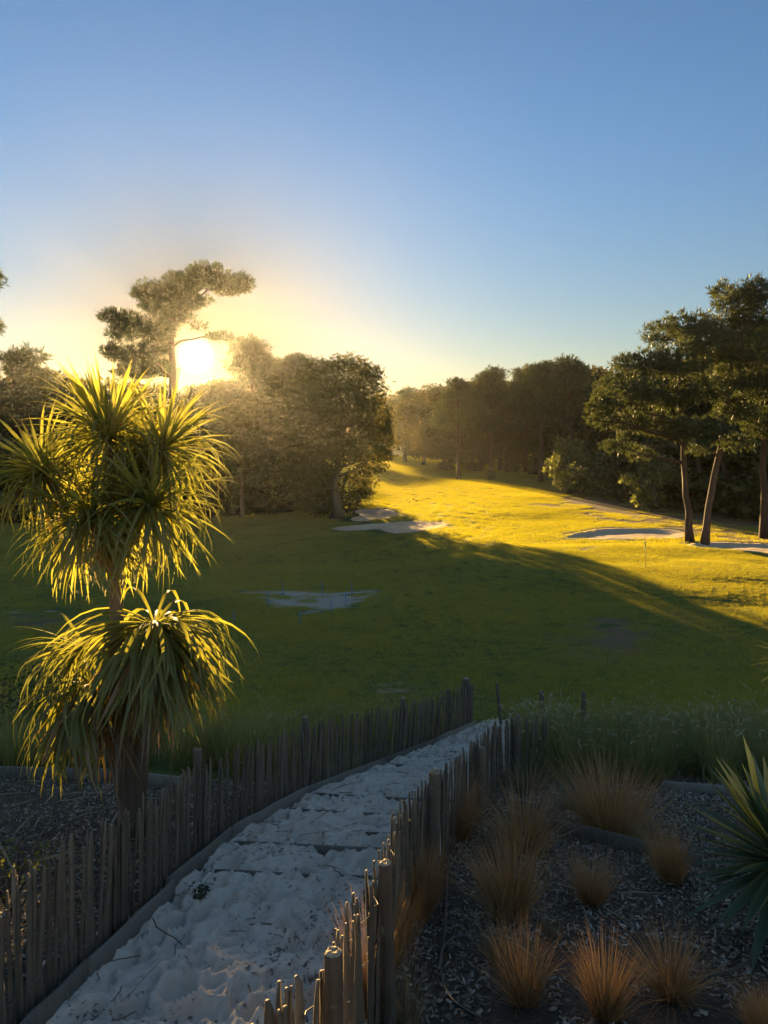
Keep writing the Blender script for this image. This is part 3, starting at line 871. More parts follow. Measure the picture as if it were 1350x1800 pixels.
plant_tree('oak_tree', b, trunk_mesh([(0, 0, 0), at(590, 860, d) - b, at(596, 800, d) - b, at(600, 700, d) - b], .85, .2, OKp[:17], 3, M['barkfar'], .26),
           mesh('crown', *leaf_cloud(OKp, .40, 3.8, 3), M['oak']), 'broad round oak with low branches beside the two left bunkers', 'tree')

# --- the two big right-hand pines (and a third at the frame edge)
d = 60.0; b = ground_at(1213, d)
R1 = px_pads(b, [(1205, 575, 46, 26), (1165, 590, 36, 24), (1235, 600, 46, 30), (1150, 640, 40, 28), (1195, 640, 50, 32), (1105, 640, 28, 18), (1090, 680, 36, 24), (1130, 695, 40, 28), (1065, 705, 26, 18), (1175, 700, 46, 30), (1060, 738, 28, 18), (1105, 745, 38, 22),
                 (1150, 750, 40, 24), (1085, 785, 26, 16, .8), (1125, 800, 26, 14, .7), (1195, 760, 34, 22, .8), (1045, 720, 16, 12, .8)], d, 1.8, 4)
plant_tree('pine_tree', b, trunk_mesh([(0, 0, 0), at(1208, 880, d) - b, at(1203, 800, d) - b, at(1197, 700, d) - b, at(1195, 610, d) - b], .31, .14, R1, 4, M['bark'], .17),
           mesh('crown', *pine_tufts(R1, 9, .5, .07, 2.9, 4), M['pine']), 'large pine with straight trunk, left of the leaning pair by the bunker', 'tree')
d = 59.0; b = ground_at(1239, d)
R2 = px_pads(b, [(1335, 515, 44, 24), (1300, 535, 44, 28), (1270, 515, 24, 16), (1340, 560, 50, 30), (1280, 580, 46, 30), (1250, 620, 44, 30), (1320, 620, 50, 34), (1380, 600, 50, 40), (1290, 665, 50, 32), (1345, 680, 50, 34), (1245, 690, 40, 28), (1300, 725, 46, 28),
                 (1350, 750, 44, 28), (1255, 750, 34, 22, .8), (1290, 780, 34, 20, .7), (1230, 790, 22, 14, .6), (1400, 680, 50, 40)], d, 2.0, 5)
plant_tree('pine_tree', b, trunk_mesh([(0, 0, 0), at(1248, 870, d) - b, at(1266, 790, d) - b, at(1278, 700, d) - b, at(1295, 560, d) - b], .31, .14, R2, 5, M['bark'], .18),
           mesh('crown', *pine_tufts(R2, 9, .5, .07, 2.9, 5), M['pine']), 'tallest right-hand pine with leaning trunk beside the shaded bunker', 'tree')

# --- stock trees, copied
def stock_pine(seed, H=17.0, low=.45):
    r = np.random.default_rng(seed); pads = []
    for k in range(15):
        z = H * (low + (0.98 - low) * (k + .5) / 15); t = (z / H - low) / (1 - low)
        rad = H * .20 * math.sin(math.pi * min(.25 + t * .75, .97)) ** .6
        a = k * 2.4 + r.normal(0, .4); q = rad * r.uniform(.35, .95)
        s = H * r.uniform(.075, .12)
        pads.append((q * math.cos(a), q * math.sin(a), z, s, s, s * r.uniform(.45, .62), 1.0))
    top = (r.normal(0, .5), r.normal(0, .5), H * .95)
    pads.append((top[0], top[1], H * .95, H * .08, H * .08, H * .045, 1))
    return trunk_mesh([(0, 0, 0), (top[0] * .3, top[1] * .3, H * .4), (top[0] * .6, top[1] * .8, H * .75), top], .38, .09, pads, seed, M['bark'], .12, 7), mesh('crown', *pine_tufts(pads, 7, .7, .11, 1.5, seed), M['pine'])
def stock_leafy(seed, H=15.0, W=5.0, mat='far', low=.15, size=.44):
    r = np.random.default_rng(seed); pads = []
    for k in range(22):
        z = H * (low + (.93 - low) * r.random()); t = (z / H - low) / (1 - low)
        rad = W * math.sqrt(max(.05, 1 - (2 * t - .9) ** 2 * .8)); a = r.uniform(0, 6.28); q = rad * r.uniform(.2, .8)
        s = W * r.uniform(.3, .48)
        pads.append((q * math.cos(a), q * math.sin(a), z, s, s, s * .8, 1.0))
    for k in range(3): pads.append((r.normal(0, W * .2), r.normal(0, W * .2), H * .93, W * .3, W * .3, W * .22, 1))
    return trunk_mesh([(0, 0, 0), (.1, 0, H * .4), (.2, .1, H * .85)], .34, .08, pads[:10], seed, M['barkfar'], .12, 7), mesh('crown', *leaf_cloud(pads, size, 2.4, seed), M[mat])
SP = [stock_pine(31), stock_pine(32, 17, .52), stock_pine(33, 17, .38)]
SL = [stock_leafy(41), stock_leafy(42, 15, 5.8), stock_leafy(43, 15, 4.4, 'far', .08)]
SB = [stock_leafy(51, 4.0, 2.3, 'bush', .12, .3), stock_leafy(52, 4.0, 2.6, 'bush', .05, .3), stock_leafy(53, 4.0, 2.0, 'far', .05, .34)]
tr_rng = np.random.default_rng(77)
ORD = ['first', 'second', 'third', 'fourth', 'fifth', 'sixth', 'seventh', 'eighth', 'ninth', 'tenth', 'eleventh', 'twelfth', 'thirteenth', 'fourteenth', 'fifteenth']
def rank(rows, px): return ORD[sorted(q[0] for q in rows).index(px)]
def put(kind, px, d, top, label, cat='tree', group=None, wide=1.0, name=None):
    """stock tree at view column px, distance d, its top at photo row `top`"""
    b = ground_at(px, d)
    H = CZ + (HY - top) / F * d - b[2]
    lib, h0, nm = {'P': (SP, 17.0, 'pine_tree'), 'L': (SL, 15.6, 'broadleaf_tree'), 'B': (SB, 4.2, 'shrub')}[kind[0]]
    tm, cm = lib[int(kind[1])]
    s = H / h0
    return plant_tree(name or nm, b, tm, cm, label, cat, group, tr_rng.uniform(0, 6.28), (s * wide, s * wide, s))
# left wood, from the frame edge to the oak
put('P2', 30, 92, 616, 'bushy pine top at the far left of the skyline', wide=1.1)
GL = 'left wood behind the palm'
ROWS = ((-60, 100, 640, 'L1', 1.1), (75, 112, 652, 'L0', 1.1), (125, 104, 655, 'L1', 1.1), (185, 100, 660, 'L2', 1.2), (238, 108, 668, 'L0', 1.1), (395, 112, 662, 'L1', 1.0), (350, 122, 672, 'L2', 1.0))
for px, dd, top, kd, w in ROWS:
    put(kd, px, dd, top, 'hazy leafy tree behind the cabbage palm, %s from the left in that wood' % rank(ROWS, px), group=GL, wide=w)
put('P0', 443, 112, 604, 'rounded pine crown just right of the glaring sun', wide=1.0)
put('P1', 520, 118, 626, 'pine rising behind the left shoulder of the round oak', wide=1.0)
put('L1', 490, 108, 650, 'leafy tree filling the gap left of the round oak', wide=1.0)
put('L0', 445, 104, 700, 'dark leafy tree with a bare lower trunk left of the oak', wide=1.0)
for px, dd, top, kd, w, lab in ((372, 98, 668, 'L0', .8, 'leafy tree added right under the glaring sun'), (318, 96, 690, 'L1', .8, 'leafy tree added below the sunset pine crown'), (285, 102, 672, 'L2', .9, 'leafy tree behind the sunset pine trunk'), (425, 98, 690, 'L2', .9, 'low leafy tree between the sun and the oak')):  # first two trees added to keep low sun off the sand path
    put(kd, px, dd, top, lab, wide=w)
put('L1', 345, 94, 682, 'leafy tree added straight below the glaring sun, nearest of the left wood', wide=.8)  # extra tree added to block a sun leak onto the sand
GU = 'undergrowth of the left wood'
ROWS = ((20, 96, 760), (100, 97, 750), (190, 95, 760), (270, 99, 750), (350, 101, 745), (410, 100, 760), (470, 110, 770), (530, 112, 770), (-40, 95, 740), (505, 105, 800), (560, 107, 812), (600, 109, 828), (628, 112, 842))
for px, dd, top in ROWS:
    put('B%d' % (px % 3), px, dd, top, 'undergrowth bush at the foot of the left wood, %s from the left' % rank(ROWS, px), 'shrub', GU, 1.25)
# far end of the fairway
GF = 'trees closing the far end of the fairway'
ROWS = ((560, 330, 708, 'L0'), (600, 340, 702, 'L1'), (640, 335, 700, 'L2'), (672, 330, 694, 'L0'), (700, 300, 690, 'L1'), (455, 350, 710, 'L1'), (505, 350, 708, 'L2'), (735, 290, 686, 'L2'))
for px, dd, top, kd in ROWS:
    put(kd, px, dd, top, 'distant tree of the wood closing the fairway, %s from the left' % rank(ROWS, px), group=GF, wide=1.35)
# right wood
put('P2', 712, 205, 684, 'pine at the far left tip of the right-hand wood', wide=1.15)
put('L1', 745, 190, 682, 'leafy tree at the far bend of the fairway', wide=1.1)
put('P1', 806, 138, 668, 'slender pine with bare trunk, leftmost of three on the rough', wide=1.0)
put('P0', 862, 131, 652, 'pine with a small bush at its foot, middle of three on the rough', wide=1.0)
put('B1', 862, 130.2, 822, 'tiny bush hugging the foot of the middle rough pine', 'shrub', wide=.7)
put('P1', 951, 124, 640, 'pine with thick bare trunk, rightmost of three on the rough', wide=1.1)
put('P0', 1005, 118, 634, 'broad pine between the rough pines and the great pines', wide=1.1)
GR = 'dark wood behind the right-hand pines'
ROWS = ((780, 170, 672, 'L0', 1.1), (830, 160, 664, 'L2', 1.1), (880, 155, 660, 'L1', 1.0), (925, 150, 650, 'P2', 1.1), (970, 146, 645, 'L0', 1.0), (1040, 130, 640, 'L1', 1.0), (1085, 118, 640, 'L2', 1.1), (1130, 108, 635, 'L0', 1.0), (1180, 100, 630, 'L1', 1.0),
                          (1230, 96, 620, 'L2', 1.0), (1285, 92, 600, 'L0', 1.0), (1335, 88, 580, 'L1', 1.0), (1400, 84, 560, 'L2', 1.0), (1460, 80, 560, 'L0', 1.0))
for px, dd, top, kd, w in ROWS:
    put(kd, px, dd, top, 'shadowy front-row tree of the dark right wood, %s from the left' % rank(ROWS, px), group=GR, wide=w)
put('P1', 1343, 63, 575, 'dark pine trunk at the right frame edge behind the bunker', wide=.9)
put('B0', 1000, 104, 770, 'yellow-green bush beside the shrub, left of the great pines', 'shrub', wide=.8)
put('B1', 1055, 100, 792, 'rounded shrub on bare ground left of the great pines', 'shrub', wide=1.1)
put('B0', 1150, 84, 800, 'bright-leaved bush beneath the left great pine', 'shrub', wide=1.05)
GX = 'undergrowth of the right wood'
for px, dd, top, kd in ((770, 215, 690, 'L0'), (815, 200, 680, 'L1'), (860, 190, 676, 'L2'), (905, 185, 668, 'L0'), (955, 175, 662, 'L1'), (1010, 160, 655, 'L2'), (1065, 148, 655, 'L0'), (1120, 138, 655, 'L1'), (1175, 128, 650, 'L2'), (1240, 120, 645, 'L0'), (1310, 112, 640, 'L1'), (1380, 106, 640, 'L2')):
    put(kd, px, dd, top, 'dark backdrop tree deep in the right wood', group='backdrop of the right wood', wide=1.4)
ROWS = ((790, 168, 785), (840, 158, 780), (900, 150, 775), (940, 140, 780), (985, 128, 785), (1030, 118, 775), (1090, 102, 770), (1120, 94, 780), (1190, 88, 775), (1235, 84, 770), (1280, 80, 775), (1330, 76, 770), (1385, 74, 770))
for px, dd, top in ROWS:
    put('B2', px, dd, top, 'undergrowth bush at the edge of the right wood, %s from the left' % rank(ROWS, px), 'shrub', GX, 1.3)

# ------------------------------------------------------------------ cabbage palm (left foreground)
CORD_LEAVES = []
def strap_mesh(e0, droop, L, w, mat, seg=7, p=1.5):
    V, q = blades([(0, 0, 0)], 0.0, e0, L, droop, w, seg, p, prof_strap, .16)
    return mesh('leaf', V, q, mat, True)
E_STEPS = [1.45, 1.2, .95, .7, .45, .2, -.1, -.5, -.95]
LEAFM = [[strap_mesh(e, dr * k, 1.0, .038, M['cord'] if i < 8 else M['skirt']) for k in (.45, 1.0, 1.5)] for i, (e, dr) in enumerate(zip(E_STEPS, (.35, .7, 1.1, 1.5, 1.75, 1.7, 1.3, .9, .5)))]
DRYM = [strap_mesh(-.9, .6, 1.0, .045, M['skirt']), strap_mesh(-1.1, .4, 1.0, .04, M['skirt']), strap_mesh(-.6, .9, 1.0, .042, M['skirt'])]
def leaf_head(root, org, c, n_obj, n_mass, L, emin, emax, seed, tilt=(0, 0), massV=None, azr=None, skew=1.0, lo=0):
    r = np.random.default_rng(seed); c = np.asarray(c, float)
    T = Matrix.Rotation(tilt[0], 4, 'X') @ Matrix.Rotation(tilt[1], 4, 'Y')
    tot = n_obj + n_mass
    for k in range(tot):
        t = ((k * 0.7548777 + .31 * seed) % 1.0) ** skew
        e = emax + (emin - emax) * t
        i = int(np.argmin([abs(e - s) for s in E_STEPS]))
        az = k * 2.399963 + r.normal(0, .5)
        if azr: az = r.uniform(*azr)
        me = LEAFM[i][r.integers(lo, 3)] if i < 8 or r.random() < .55 else DRYM[r.integers(3)]
        s = L * r.uniform(.8, 1.12)
        mat = Matrix.Translation(Vector(c - org)) @ T @ Matrix.Rotation(az, 4, 'Z') @ Matrix.Rotation(r.normal(0, .3), 4, 'X') @ Matrix.Rotation(r.normal(0, .2), 4, 'Y') @ Matrix.Diagonal((s, s * r.uniform(.8, 1.15), s, 1)) @ Matrix.Translation((.03, 0, 0))
        if k < n_obj:
            o = link('leaf', me, root); o.matrix_local = mat
        else:
            v = np.array([tuple(mat @ x.co) for x in me.vertices]); q = np.array([tuple(f.vertices) for f in me.polygons])
            massV.add(v, q)
d = 9.3
b = at(232, 1473, d); b[2] = gz(b[0], b[1])
palm = empty('cabbage_palm', b)
tag(palm, 'tall cabbage palm with shaggy strap-leaved heads behind the left fence', 'palm')
fork = at(204, 1010, d)
heads = [((190, 770), 9.35, 1.00, (-.45, 1.5), (0, 0)), ((285, 790), 9.5, .98, (-.9, 1.4), (0, .15)), ((78, 828), 9.2, .86, (-1.0, 1.3), (0, -.25)), ((160, 905), 8.9, .98, (-1.0, 1.2), (.1, -.1)), ((262, 890), 9.0, 1.0, (-1.0, 1.25), (.1, .1)), ((235, 830), 9.7, .9, (-.6, 1.4), (0, 0))]
m = MB()
tp = np.array([b - b, at(222, 1330, d) - b, at(206, 1150, d) - b, fork - b])
m.tube(np.stack([np.interp(np.linspace(0, 1, 10), np.linspace(0, 1, 4), tp[:, k]) for k in range(3)], -1) + rng.normal(0, .008, (10, 3)), np.linspace(.15, .075, 10), 12, True, .05)
m2 = [(at(232, 1100, 9.5) - b)]
for (pp, dd, L, _, _) in heads:
    c = at(*pp, dd) - b
    m.tube(curved(fork - b, c, 6, np.random.default_rng(int(pp[0])), .02, 0), np.linspace(.07, .045, 6), 8, False, .05)
c1 = at(272, 1096, 9.1) - b; c2 = at(160, 1200, 9.0) - b; c3 = at(150, 1135, 9.5) - b
m.tube(curved(tp[0] + (0.06, .05, 0), c1, 8, np.random.default_rng(2), .03), np.linspace(.12, .06, 8), 10, True, .05)
m.tube(curved(at(232, 1470, 9.25) - b, c2, 8, np.random.default_rng(5), .03), np.linspace(.07, .05, 8), 9, True, .05)
m.tube(curved(tp[2], c3, 5, np.random.default_rng(6), .03), np.linspace(.05, .04, 5), 8, False, .05)
build('trunk', *m.out(), M['cordbark'], palm, True)
mass = MB()
for k, (pp, dd, L, (e0, e1), tl) in enumerate(heads):
    leaf_head(palm, b, at(*pp, dd), 30, 190, L * 1.08, e0, e1, 100 + k, tl, mass)
leaf_head(palm, b, c1 + b, 62, 280, 1.42, -1.15, .6, 120, (0, .04), mass, None, .6, 1)
leaf_head(palm, b, c2 + b, 34, 80, 1.3, -1.0, .5, 121, (0, -.30), mass, (1.7, 4.9), .7, 1)
leaf_head(palm, b, c3 + b, 18, 40, 1.1, -.6, .9, 122, (0, -.3), mass, (2.0, 4.6), .8)
V, f = mass.out(); tag(build('leaf_mass', V, f, M['cord'], palm, True), kind='stuff')
# dry skirts hanging down the trunks
sk = MB(); r_ = np.random.default_rng(9)
for (c, n, L) in ((c1, 150, 1.2), (c2, 70, .9), (at(205, 1180, 9.3) - b, 60, 1.0)):
    aa = r_.uniform(0, 6.28, n); rr = r_.uniform(.06, .30, n)
    base = c + np.stack([np.cos(aa) * rr, np.sin(aa) * rr, -r_.uniform(0, .45, n)], -1)
    V, q = blades(base, aa, r_.uniform(-1.35, -.8, n), L * r_.uniform(.6, 1.1, n), r_.uniform(.0, .4, n), r_.uniform(.025, .045, n), 4, 1.2, prof_strap, tw=r_.normal(0, .6, n))
    sk.add(V, q)
V, f = sk.out(); tag(build('dry_skirt', V, f, M['skirt'], palm), kind='stuff')
# flower panicles under the middle heads
fl = MB(); r_ = np.random.default_rng(10)
for (pp, dd, n) in (((150, 950), 8.75, 240), ((185, 975), 8.8, 180), ((255, 955), 8.85, 90), ((95, 905), 8.9, 60)):
    c = at(*pp, dd) - b
    pts = c + r_.normal(0, 1, (n, 3)) * (.13, .12, .17)
    V, q = blades(pts, r_.uniform(0, 6.28, n), r_.uniform(-1.3, .3, n), r_.uniform(.08, .2, n), r_.uniform(.2, .9, n), r_.uniform(.012, .022, n), 3, 1.2, prof_seed)
    fl.add(V, q)
V, f = fl.out(); tag(build('flower_panicle', V, f, M['flower'], palm), kind='stuff')

# ------------------------------------------------------------------ yuccas at the right edge
def yucca(name, base, heads, label, wid, mat, seed, stem_r=.08):
    root = empty(name, base); r = np.random.default_rng(seed)
    lib = [[mesh('leaf', *blades([(0, 0, 0)], 0.0, e, 1.0, dr, wid, 6, 1.6, prof_strap, .2), mat, True) for dr in (.04, .14, .32)] for e in (1.15, .85, .55, .25, -.1, -.5, -.9)]
    dryl = [mesh('leaf', *blades([(0, 0, 0)], 0.0, e, 1.0, .5, wid * .55, 6, 1.5, prof_strap, .25), M['dry'], True) for e in (-.1, -.5, -.9)]
    m = MB()
    for (c, n, L, nd) in heads:
        c = np.asarray(c) - base
        m.tube(curved((0, 0, -.1), c, 6, r, .02), np.linspace(stem_r, stem_r * .7, 6), 9, True, .08)
        for k in range(n):
            i = int(((k * .7548777) % 1) * 7); o = link('leaf', lib[i][r.integers(3)], root)
            s = L * r.uniform(.75, 1.08)
            o.matrix_local = Matrix.Translation(Vector(c)) @ Matrix.Rotation(k * 2.4 + r.normal(0, .15), 4, 'Z') @ Matrix.Rotation(r.normal(0, .12), 4, 'X') @ Matrix.Diagonal((s, s * r.uniform(.85, 1.2), s, 1))
        for k in range(nd):
            o = link('leaf', dryl[r.integers(3)], root); s = L * r.uniform(.45, .85)
            o.matrix_local = Matrix.Translation(Vector(c) - Vector((0, 0, .06))) @ Matrix.Rotation(r.uniform(0, 6.28), 4, 'Z') @ Matrix.Diagonal((s, s, s, 1))
    build('stem', *m.out(), M['cordbark'], root, True)
    return tag(root, label, 'yucca')
c = at(1376, 1515, 6.1); bb = np.array([c[0], c[1], gz(c[0], c[1])])
yucca('yucca', bb, [(c, 120, .92, 8)], 'dark green yucca with broad stiff blades in the right mulch bed', .095, M['yucca'], 71)
c = at(1425, 1160, 7.3); bb = np.array([c[0] + .1, c[1], gz(c[0] + .1, c[1])])
yucca('yucca', bb, [(c, 60, .62, 0), (at(1440, 990, 7.2), 44, .62, 0)], 'tall yucca at the right frame edge, only narrow leaf tips showing', .04, M['cord'], 72)

# ------------------------------------------------------------------ grasses
def tuft_mesh(seed, n, H, spread, mat, wd=.006, segs=4, arch=.8, lean=.28):
    r = np.random.default_rng(seed)
    a = r.uniform(0, 6.28, n); rr = spread * r.random(n) ** .6
    base = np.stack([np.cos(a) * rr, np.sin(a) * rr, np.full(n, -.03)], -1)
    e = np.pi / 2 - np.abs(r.normal(0, lean, n)) - rr / spread * .2
    V, q = blades(base, a + r.normal(0, .5, n), e, H * r.uniform(.45, 1.08, n), np.abs(r.normal(0, arch, n)) * .6, wd * r.uniform(.7, 1.4, n), segs, 1.8, prof_grass, tw=r.normal(0, .8, n))
    return mesh('grass_tuft', V, q, mat)
TUFT = [tuft_mesh(201 + k, (760, 560, 820, 640)[k], 1.0, (.14, .11, .17, .12)[k], M['tuft'], .008, 5, (.8, 1.3, .6, 1.0)[k], (.27, .36, .3, .22)[k]) for k in range(4)]
TGREY = [tuft_mesh(211 + k, 360, 1.0, .12, M['tuftgrey'], .005, 5, 1.3, .4) for k in range(2)]
TT = [(800, 1478, 118, 'T0', 1.0, 'bushy orange grass tuft against the right fence post, farthest up the bed'), (922, 1502, 128, 'T1', 1.25, 'rounded orange tuft, middle of the back row of the right bed'), (1072, 1470, 130, 'T2', 1.5, 'wide straggling tuft behind the grey plank edging'),
      (742, 1612, 145, 'T3', .7, 'narrow upright orange tuft pressed against the right fence'), (897, 1612, 140, 'T0', 1.25, 'large orange tuft in the middle of the right bed'), (1040, 1588, 98, 'T1', 1.2, 'low brown tuft just below the grey plank edging'),
      (1182, 1548, 100, 'T2', .85, 'small brown tuft between the plank edging and the yucca'), (868, 1690, 110, 'G0', 1.1, 'thin grey-brown tuft leaning over the hose loop'), (922, 1765, 130, 'T3', 1.15, 'orange tuft by the bottom hose loop'),
      (1064, 1788, 140, 'T0', 1.0, 'upright orange tuft at the bottom centre of the right bed'), (1180, 1752, 112, 'T1', 1.5, 'wide sparse orange tuft at the bottom right of the bed'), (1345, 1815, 80, 'T2', 1.1, 'orange tuft cut off by the lower right corner'),
      (650, 1800, 215, 'T3', .62, 'tall straw tuft glowing against the near fence posts'), (712, 1812, 170, 'G1', .8, 'pale grey straw tuft right of the glowing one'), (930, 1392, 70, 'G0', 2.0, 'dark wispy tuft under the fence corner'),
      (606, 1800, 120, 'T1', .5, 'low golden tuft between the two near fence posts'), (690, 1690, 150, 'T2', .55, 'golden straw tuft along the right fence, above the near post'), (720, 1560, 110, 'G0', .6, 'grey straw wisp against the middle of the right fence'), (838, 1425, 70, 'G1', 1.3, 'dark wisp beside the fence below its corner'), (966, 1650, 80, 'G1', .7, 'small thin tuft right of the large middle tuft'), (1010, 1420, 60, 'G1', 2.0, 'low dark wisp between the back-row tufts'), (1145, 1500, 90, 'G0', 1.2, 'greyish wisp behind the plank edging, left of the yucca')]
for (px, py, hp, kd, w, lab) in TT:
    dd = 2.6 * F / (py - 1107.0)
    x = (px - HX) / F * dd; H = hp / F * dd
    me = (TUFT if kd[0] == 'T' else TGREY)[int(kd[1])]
    o = link('grass_tuft', me); o.location = (x, dd, gz(x, dd)); o.scale = (H * w, H * w, H * 1.06); o.rotation_euler = (float(rng.normal(0, .09)), float(rng.normal(0, .09)), float(rng.uniform(0, 6.28)))
    tag(o, lab, 'grass tuft', 'ornamental grass tufts in the right bed')

def bank(name, regions, n, Hr, wd, mat, label, seed, seeds=0, arch=1.0):
    """a drift of tall arching grass; regions = (px0, px1, d0, d1, weight)"""
    r = np.random.default_rng(seed); W = np.array([q[4] for q in regions], float); W /= W.sum()
    pick = r.choice(len(regions), n, p=W); Rg = np.array([q[:4] for q in regions])[pick]
    dd = r.uniform(Rg[:, 2], Rg[:, 3]); px = r.uniform(Rg[:, 0], Rg[:, 1])
    # clump the blades
    nc = max(20, n // 130); ci = r.integers(0, n, nc); own = r.integers(0, nc, n)
    dd = dd[ci][own] + r.normal(0, .13, n); px = px[ci][own] + r.normal(0, 14, n)
    ch = r.uniform(.72, 1.1, nc)[own]
    x = (px - HX) / F * dd; z = G(x, dd)
    H = r.uniform(*Hr, n) * ch
    V, q = blades(np.stack([x, dd, z - .03], -1), r.uniform(0, 6.28, n), np.pi / 2 - np.abs(r.normal(0, .3, n)), H, np.abs(r.normal(0, arch, n)), wd * r.uniform(.7, 1.3, n), 5, 1.7, tw=r.normal(0, .7, n))
    o = build(name, V, q, mat); tag(o, label, 'grass', kind='stuff')
    if seeds:
        k = r.integers(0, n, seeds); a = r.uniform(0, 6.28, seeds)
        base = np.stack([x[k] + r.normal(0, .15, seeds), dd[k] + r.normal(0, .15, seeds), z[k]], -1)
        Hs = H[k] * r.uniform(.85, 1.05, seeds)
        sb = MB()
        V, q = blades(base, a, 1.35, Hs, .35, .004, 4, 2.0); sb.add(V, q)
        tip = V.reshape(seeds, 5, 2, 3)[:, 4].mean(1)
        for dt in (0.0, 1.57):
            V, q = blades(tip, a, r.uniform(.5, 1.2, seeds) * 0 + .85, r.uniform(.12, .2, seeds), r.uniform(.6, 2.2, seeds), r.uniform(.016, .026, seeds), 5, 1.2, prof_seed, tw=dt); sb.add(V, q)
        V, f = sb.out(); tag(build('seed_head', V, f, M['seed'], o), kind='stuff')
    return o
bank('fountain_grass', [(945, 1420, 12.6, 15.5, 3.0), (985, 1420, 15.0, 17.5, 1.6), (930, 1000, 13.5, 16.5, .8)], 17000, (.85, 1.3), .011, M['bank'], 'drift of feathery fountain grass with pale seed heads on the right', 301, 650)
bank('bank_grass', [(350, 560, 13.2, 17.0, 2.0), (540, 760, 16.5, 20.5, 1.4), (-60, 130, 13.6, 17.0, 1.6), (130, 360, 13.8, 17.0, 1.4), (-60, 300, 17, 20, 1.0)], 17000, (.7, 1.2), .011, M['bankleft'], 'soft green drift of long grass behind the left fence', 302, 160)

# ------------------------------------------------------------------ lawn (grass blades scattered over the turf)
def scatter(name, pts, rot, scl, src, label):
    me = bpy.data.meshes.new(name); me.vertices.add(len(pts)); me.vertices.foreach_set('co', np.asarray(pts, np.float32).ravel())
    for k, dat in (('rot', rot), ('scl', scl)):
        a = me.attributes.new(k, 'FLOAT_VECTOR', 'POINT'); a.data.foreach_set('vector', np.asarray(dat, np.float32).ravel())
    o = link(name, me); tag(o, label, 'grass', kind='stuff')
    ng = bpy.data.node_groups.new(name, 'GeometryNodeTree')
    ng.interface.new_socket('Geometry', in_out='INPUT', socket_type='NodeSocketGeometry')
    ng.interface.new_socket('Geometry', in_out='OUTPUT', socket_type='NodeSocketGeometry')
    gi = ng.nodes.new('NodeGroupInput'); go = ng.nodes.new('NodeGroupOutput')
    ip = ng.nodes.new('GeometryNodeInstanceOnPoints'); oi = ng.nodes.new('GeometryNodeObjectInfo'); oi.inputs['Object'].default_value = src
    for nm, sock in (('rot', 'Rotation'), ('scl', 'Scale')):
        na = ng.nodes.new('GeometryNodeInputNamedAttribute'); na.data_type = 'FLOAT_VECTOR'; na.inputs['Name'].default_value = nm
        ng.links.new(na.outputs['Attribute'], ip.inputs[sock])
    ng.links.new(gi.outputs[0], ip.inputs['Points']); ng.links.new(oi.outputs['Geometry'], ip.inputs['Instance'])
    ng.links.new(ip.outputs[0], go.inputs[0])
    md = o.modifiers.new('scatter', 'NODES'); md.node_group = ng
    return o
def patch(name, n, size, H, wd, seed):
    r = np.random.default_rng(seed)
    base = np.stack([r.uniform(-size / 2, size / 2, n), r.uniform(-size / 2, size / 2, n), np.full(n, -.01)], -1)
    V, q = blades(base, r.uniform(0, 6.28, n), r.uniform(.8, 1.5, n), H * r.uniform(.5, 1.1, n), r.uniform(.1, .9, n), wd * r.uniform(.7, 1.3, n), 2, 1.5, tw=r.normal(0, .8, n))
    return bpy.data.objects.new(name, mesh(name, V, q, M['lawn']))
r_ = np.random.default_rng(55)
def lawn_points(y0, y1, step):
    out = []
    y = y0
    while y < y1:
        xs = np.arange(-.62 * y - 4, .62 * y + 4, step)
        out.append(np.stack([xs + r_.uniform(-step, step, len(xs)) * .5, y + r_.uniform(-step, step, len(xs)) * .5], -1)); y += step
    P = np.concatenate(out); x, yy = P[:, 0], P[:, 1]
    keep = (bunker_in(x, yy) < -.1 - .42 * step) & (path_mask(x, yy) < .1)
    da = dirt_amount(x, yy)
    keep &= (da < .06) | (da + .9 * vn(x, yy, 1.1, 3) < .62 + .15 * r_.random(len(x)))
    sa = sand_amount(x, yy)
    keep &= (sa < .06) | (sa + 1.8 * vn(x * .5, yy * 1.3, .8, 5) < .40 + .12 * r_.random(len(x)))
    keep &= ~((yy < 17.8) & (np.abs(x / yy - .3) < .3))
    P = P[keep]; z = G(P[:, 0], P[:, 1])
    bi = bunker_in(P[:, 0], P[:, 1])
    return np.column_stack([P, z + 0.06 * sm(-1.6, -.3, bi) * sm(.15, -.3, bi)])
for (y0, y1, st, n, H, wd, nm, lab) in ((18.5, 58, .5, 560, .075, .012, 'near', 'short mown grass of the shaded lawn in front of the bunkers'), (58, 240, 1.25, 720, .11, .03, 'far', 'short mown grass of the sunlit fairway')):
    P = lawn_points(y0, y1, st); gm = green_mask(P[:, 0], P[:, 1])
    n_ = len(P); hs = (1 - .4 * gm) * (1 + (1 - gm) * (1 - .8 * sm(48, 60, P[:, 1])) * (.9 * vn(P[:, 0], P[:, 1], 1.6, 4) + .8 * vn(P[:, 0], P[:, 1], 6.0, 6)))
    scl = np.column_stack([np.ones(n_) * 1.0, np.ones(n_), np.clip(hs, .3, 1.8)])
    rot = np.column_stack([np.zeros(n_), np.zeros(n_), r_.uniform(0, 6.28, n_)])
    scatter('lawn_grass', P, rot, scl, patch('grass_patch', n, st * 2.0, H, wd, 66), lab)

